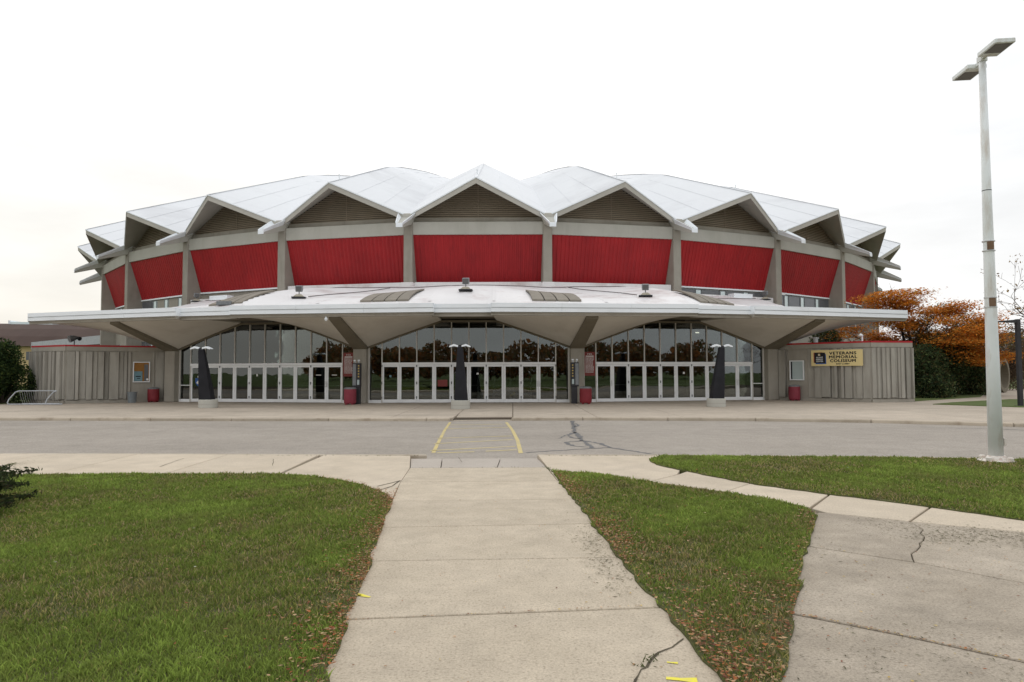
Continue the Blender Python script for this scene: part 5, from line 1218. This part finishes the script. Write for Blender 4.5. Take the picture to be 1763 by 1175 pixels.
shrub('evergreen_shrub','broad dark evergreen below the orange tree',(29.8,44.0,0),2.6,2.2,3.4,17000,42,group='dark evergreens by the right block')
shrub('evergreen_shrub','dark evergreen nearest the white lamp post beside the walk',(33.4,46.0,0),2.2,2.0,3.0,14000,43,group='dark evergreens by the right block')
shrub('evergreen_shrub','tall dark evergreen half hidden behind the yellow sign block',(24.2,47.2,0),2.4,2.0,4.4,14000,44,group='dark evergreens by the right block')
LEV=[(.03,.056,.018),(.042,.072,.022),(.022,.04,.015),(.08,.11,.028)]
shrub('evergreen_shrub','dark green shrub touching the left end of the ribbed block',(-25.35,36.9,0),1.3,1.1,3.0,22000,45,LEV,lobes=14,group='dark evergreens at the left edge')
shrub('evergreen_shrub','taller dark green shrub at the left picture edge',(-27.3,38.0,0),1.8,1.5,3.8,24000,46,LEV,lobes=14,group='dark evergreens at the left edge')
shrub('brown_bush','leafless brown bush behind the concrete ring',(42.2,55.5,0),2.6,2.0,4.2,16000,47,[(.11,.075,.05),(.085,.06,.042),(.14,.09,.055)],(.06,.2),cat='bush')
for i,(x_,y_,lb) in enumerate(((50,62,'brown hedge clump behind the far red-topped wall'),(57,66,'rightmost brown hedge clump at the right picture edge'))):
    shrub('brown_bush',lb,(x_,y_,0),4.5,2.5,5.2,15000,48+i,[(.12,.085,.055),(.095,.07,.048),(.15,.10,.06),(.10,.09,.045)],(.1,.3),cat='bush')
# spreading juniper reaching in from the left edge of the near lawn
def juniper(loc,seed):
    rng=np.random.default_rng(seed); root=thing('juniper_bush','low dark juniper reaching into the near lawn at left edge','bush',loc); mb=MB(); P_=[]; 
    for k in range(80):
        a=rng.uniform(-1.2,1.35) if k<64 else rng.uniform(0,6.28); el=rng.uniform(.02,.45); L_=rng.uniform(.8,1.7)*(1 if el<.4 else .7); d=np.array([cos(a)*cos(el),sin(a)*cos(el),sin(el)])
        pts=[np.zeros(3)]
        for i in range(6):
            d=d+rng.normal(0,.10,3); d[2]-=.10*(i/6); d/=np.linalg.norm(d); pts.append(pts[-1]+d*L_/6); pts[-1][2]=max(min(pts[-1][2],.38),.06)
        mb.tube([tuple(p) for p in pts],[.018,.016,.013,.01,.008,.006,.004],5,cap=False)
        for i in range(1,7):
            m=120; t=rng.uniform(0,1,m)[:,None]; c=pts[i-1]*(1-t)+pts[i]*t; P_.append(c+rng.normal(0,1,(m,3))*np.array([.075,.075,.04])*(1.25-i*.12))
    mb.build('stem','bark_dark',root); P_=np.concatenate(P_); P_=P_[P_[:,2]>.03]
    V,F,Cc=leaf_quads(P_,(.035,.09),[(.035,.052,.02),(.05,.07,.026),(.07,.095,.035),(.026,.036,.016),(.08,.075,.03)],rng,1.0,.3); np_mesh('foliage',V,F,3,'foliage',root,Cc)
juniper((-4.9,7.6,.05),51)
# sparse tree reaching in at the right edge
rng=np.random.default_rng(61)
tree('sparse_tree','nearly bare tree with few yellow leaves at the right picture edge','tree',(28.6,30.6,0),rng,3.0,2.0,4,.16,.5,.15,2200,(.07,.15),[(.32,.2,.05),(.22,.13,.05),(.14,.08,.04),(.2,.12,.06)],(.22,.22,.16),'bark_grey',1,3,dirs=[((-1,0,.6),.9),((-.9,-.2,.15),.8),((-.5,.5,1),1),((.5,0,1),1),((-1,.3,.3),.85),((.3,-.6,.7),1)])
# bare trees in the distance
for i,(x_,y_,h_) in enumerate(((72,112,5.2),(84,118,5.6),(95,121,5.0),(66,105,4.2))):
    rng=np.random.default_rng(70+i)
    tree('bare_tree',['bare grey tree far behind, between the orange tree and tall lamp post','bare grey tree far behind, just right of the tall lamp post','bare grey tree far behind the black lamp post','low bare tree far off beside the dark evergreen'][i],'tree',(x_,y_,0),rng,h_*.35,h_*.42,4,.16,.5,.5,900,(.1,.25),[(.16,.12,.1),(.13,.1,.085)],(.5,.5,.4),'bark_grey',1,3,group='bare trees in the distance')
# the autumn wood across the turf behind the viewer (seen mirrored in the glass)
rng=np.random.default_rng(80); P_=[];C_=[]
for k in range(46):
    x_=-95+k*4.2+rng.normal(0,1.2); y_=-62+rng.normal(0,7); h_=rng.uniform(4.6,7.4)*(1.2 if abs(x_)>30 else 1.0); m=900
    d=rng.normal(0,1,(m,3)); d/=np.linalg.norm(d,axis=1)[:,None]; P_.append(np.array([x_,y_,h_*.55])+d*(rng.uniform(.3,1,m)**.5)[:,None]*np.array([4.2,3.4,h_*.5])); C_.append(rng.integers(0,5))
P_=np.concatenate(P_); cols=[(.42,.17,.06),(.28,.14,.06),(.16,.15,.06),(.34,.2,.09),(.24,.18,.12)]
V,F,Cc=leaf_quads(P_,(.5,1.1),cols,rng,1.0,.7)
tag(np_mesh('distant_wood',V,F,3,'foliage',None,Cc),'autumn treeline mirrored in the lobby glass','trees',kind='stuff')
P_=[]
for k in range(60):
    sg=1 if k%3 else -1; x_=sg*rng.uniform(75,240); y_=rng.uniform(150,210); h_=rng.uniform(5,9); m=420
    d=rng.normal(0,1,(m,3)); d/=np.linalg.norm(d,axis=1)[:,None]; P_.append(np.array([x_,y_,h_*.45])+d*(rng.uniform(.2,1,m)**.5)[:,None]*np.array([6.5,4,h_*.5]))
V,F,Cc=leaf_quads(np.concatenate(P_),(.5,1.2),[(.14,.11,.085),(.12,.09,.07),(.1,.1,.06),(.16,.11,.07)],rng,1.0,.6)
tag(np_mesh('far_wood',V,F,3,'foliage',None,Cc),'brown leafless wood along the far horizon','trees',kind='stuff')
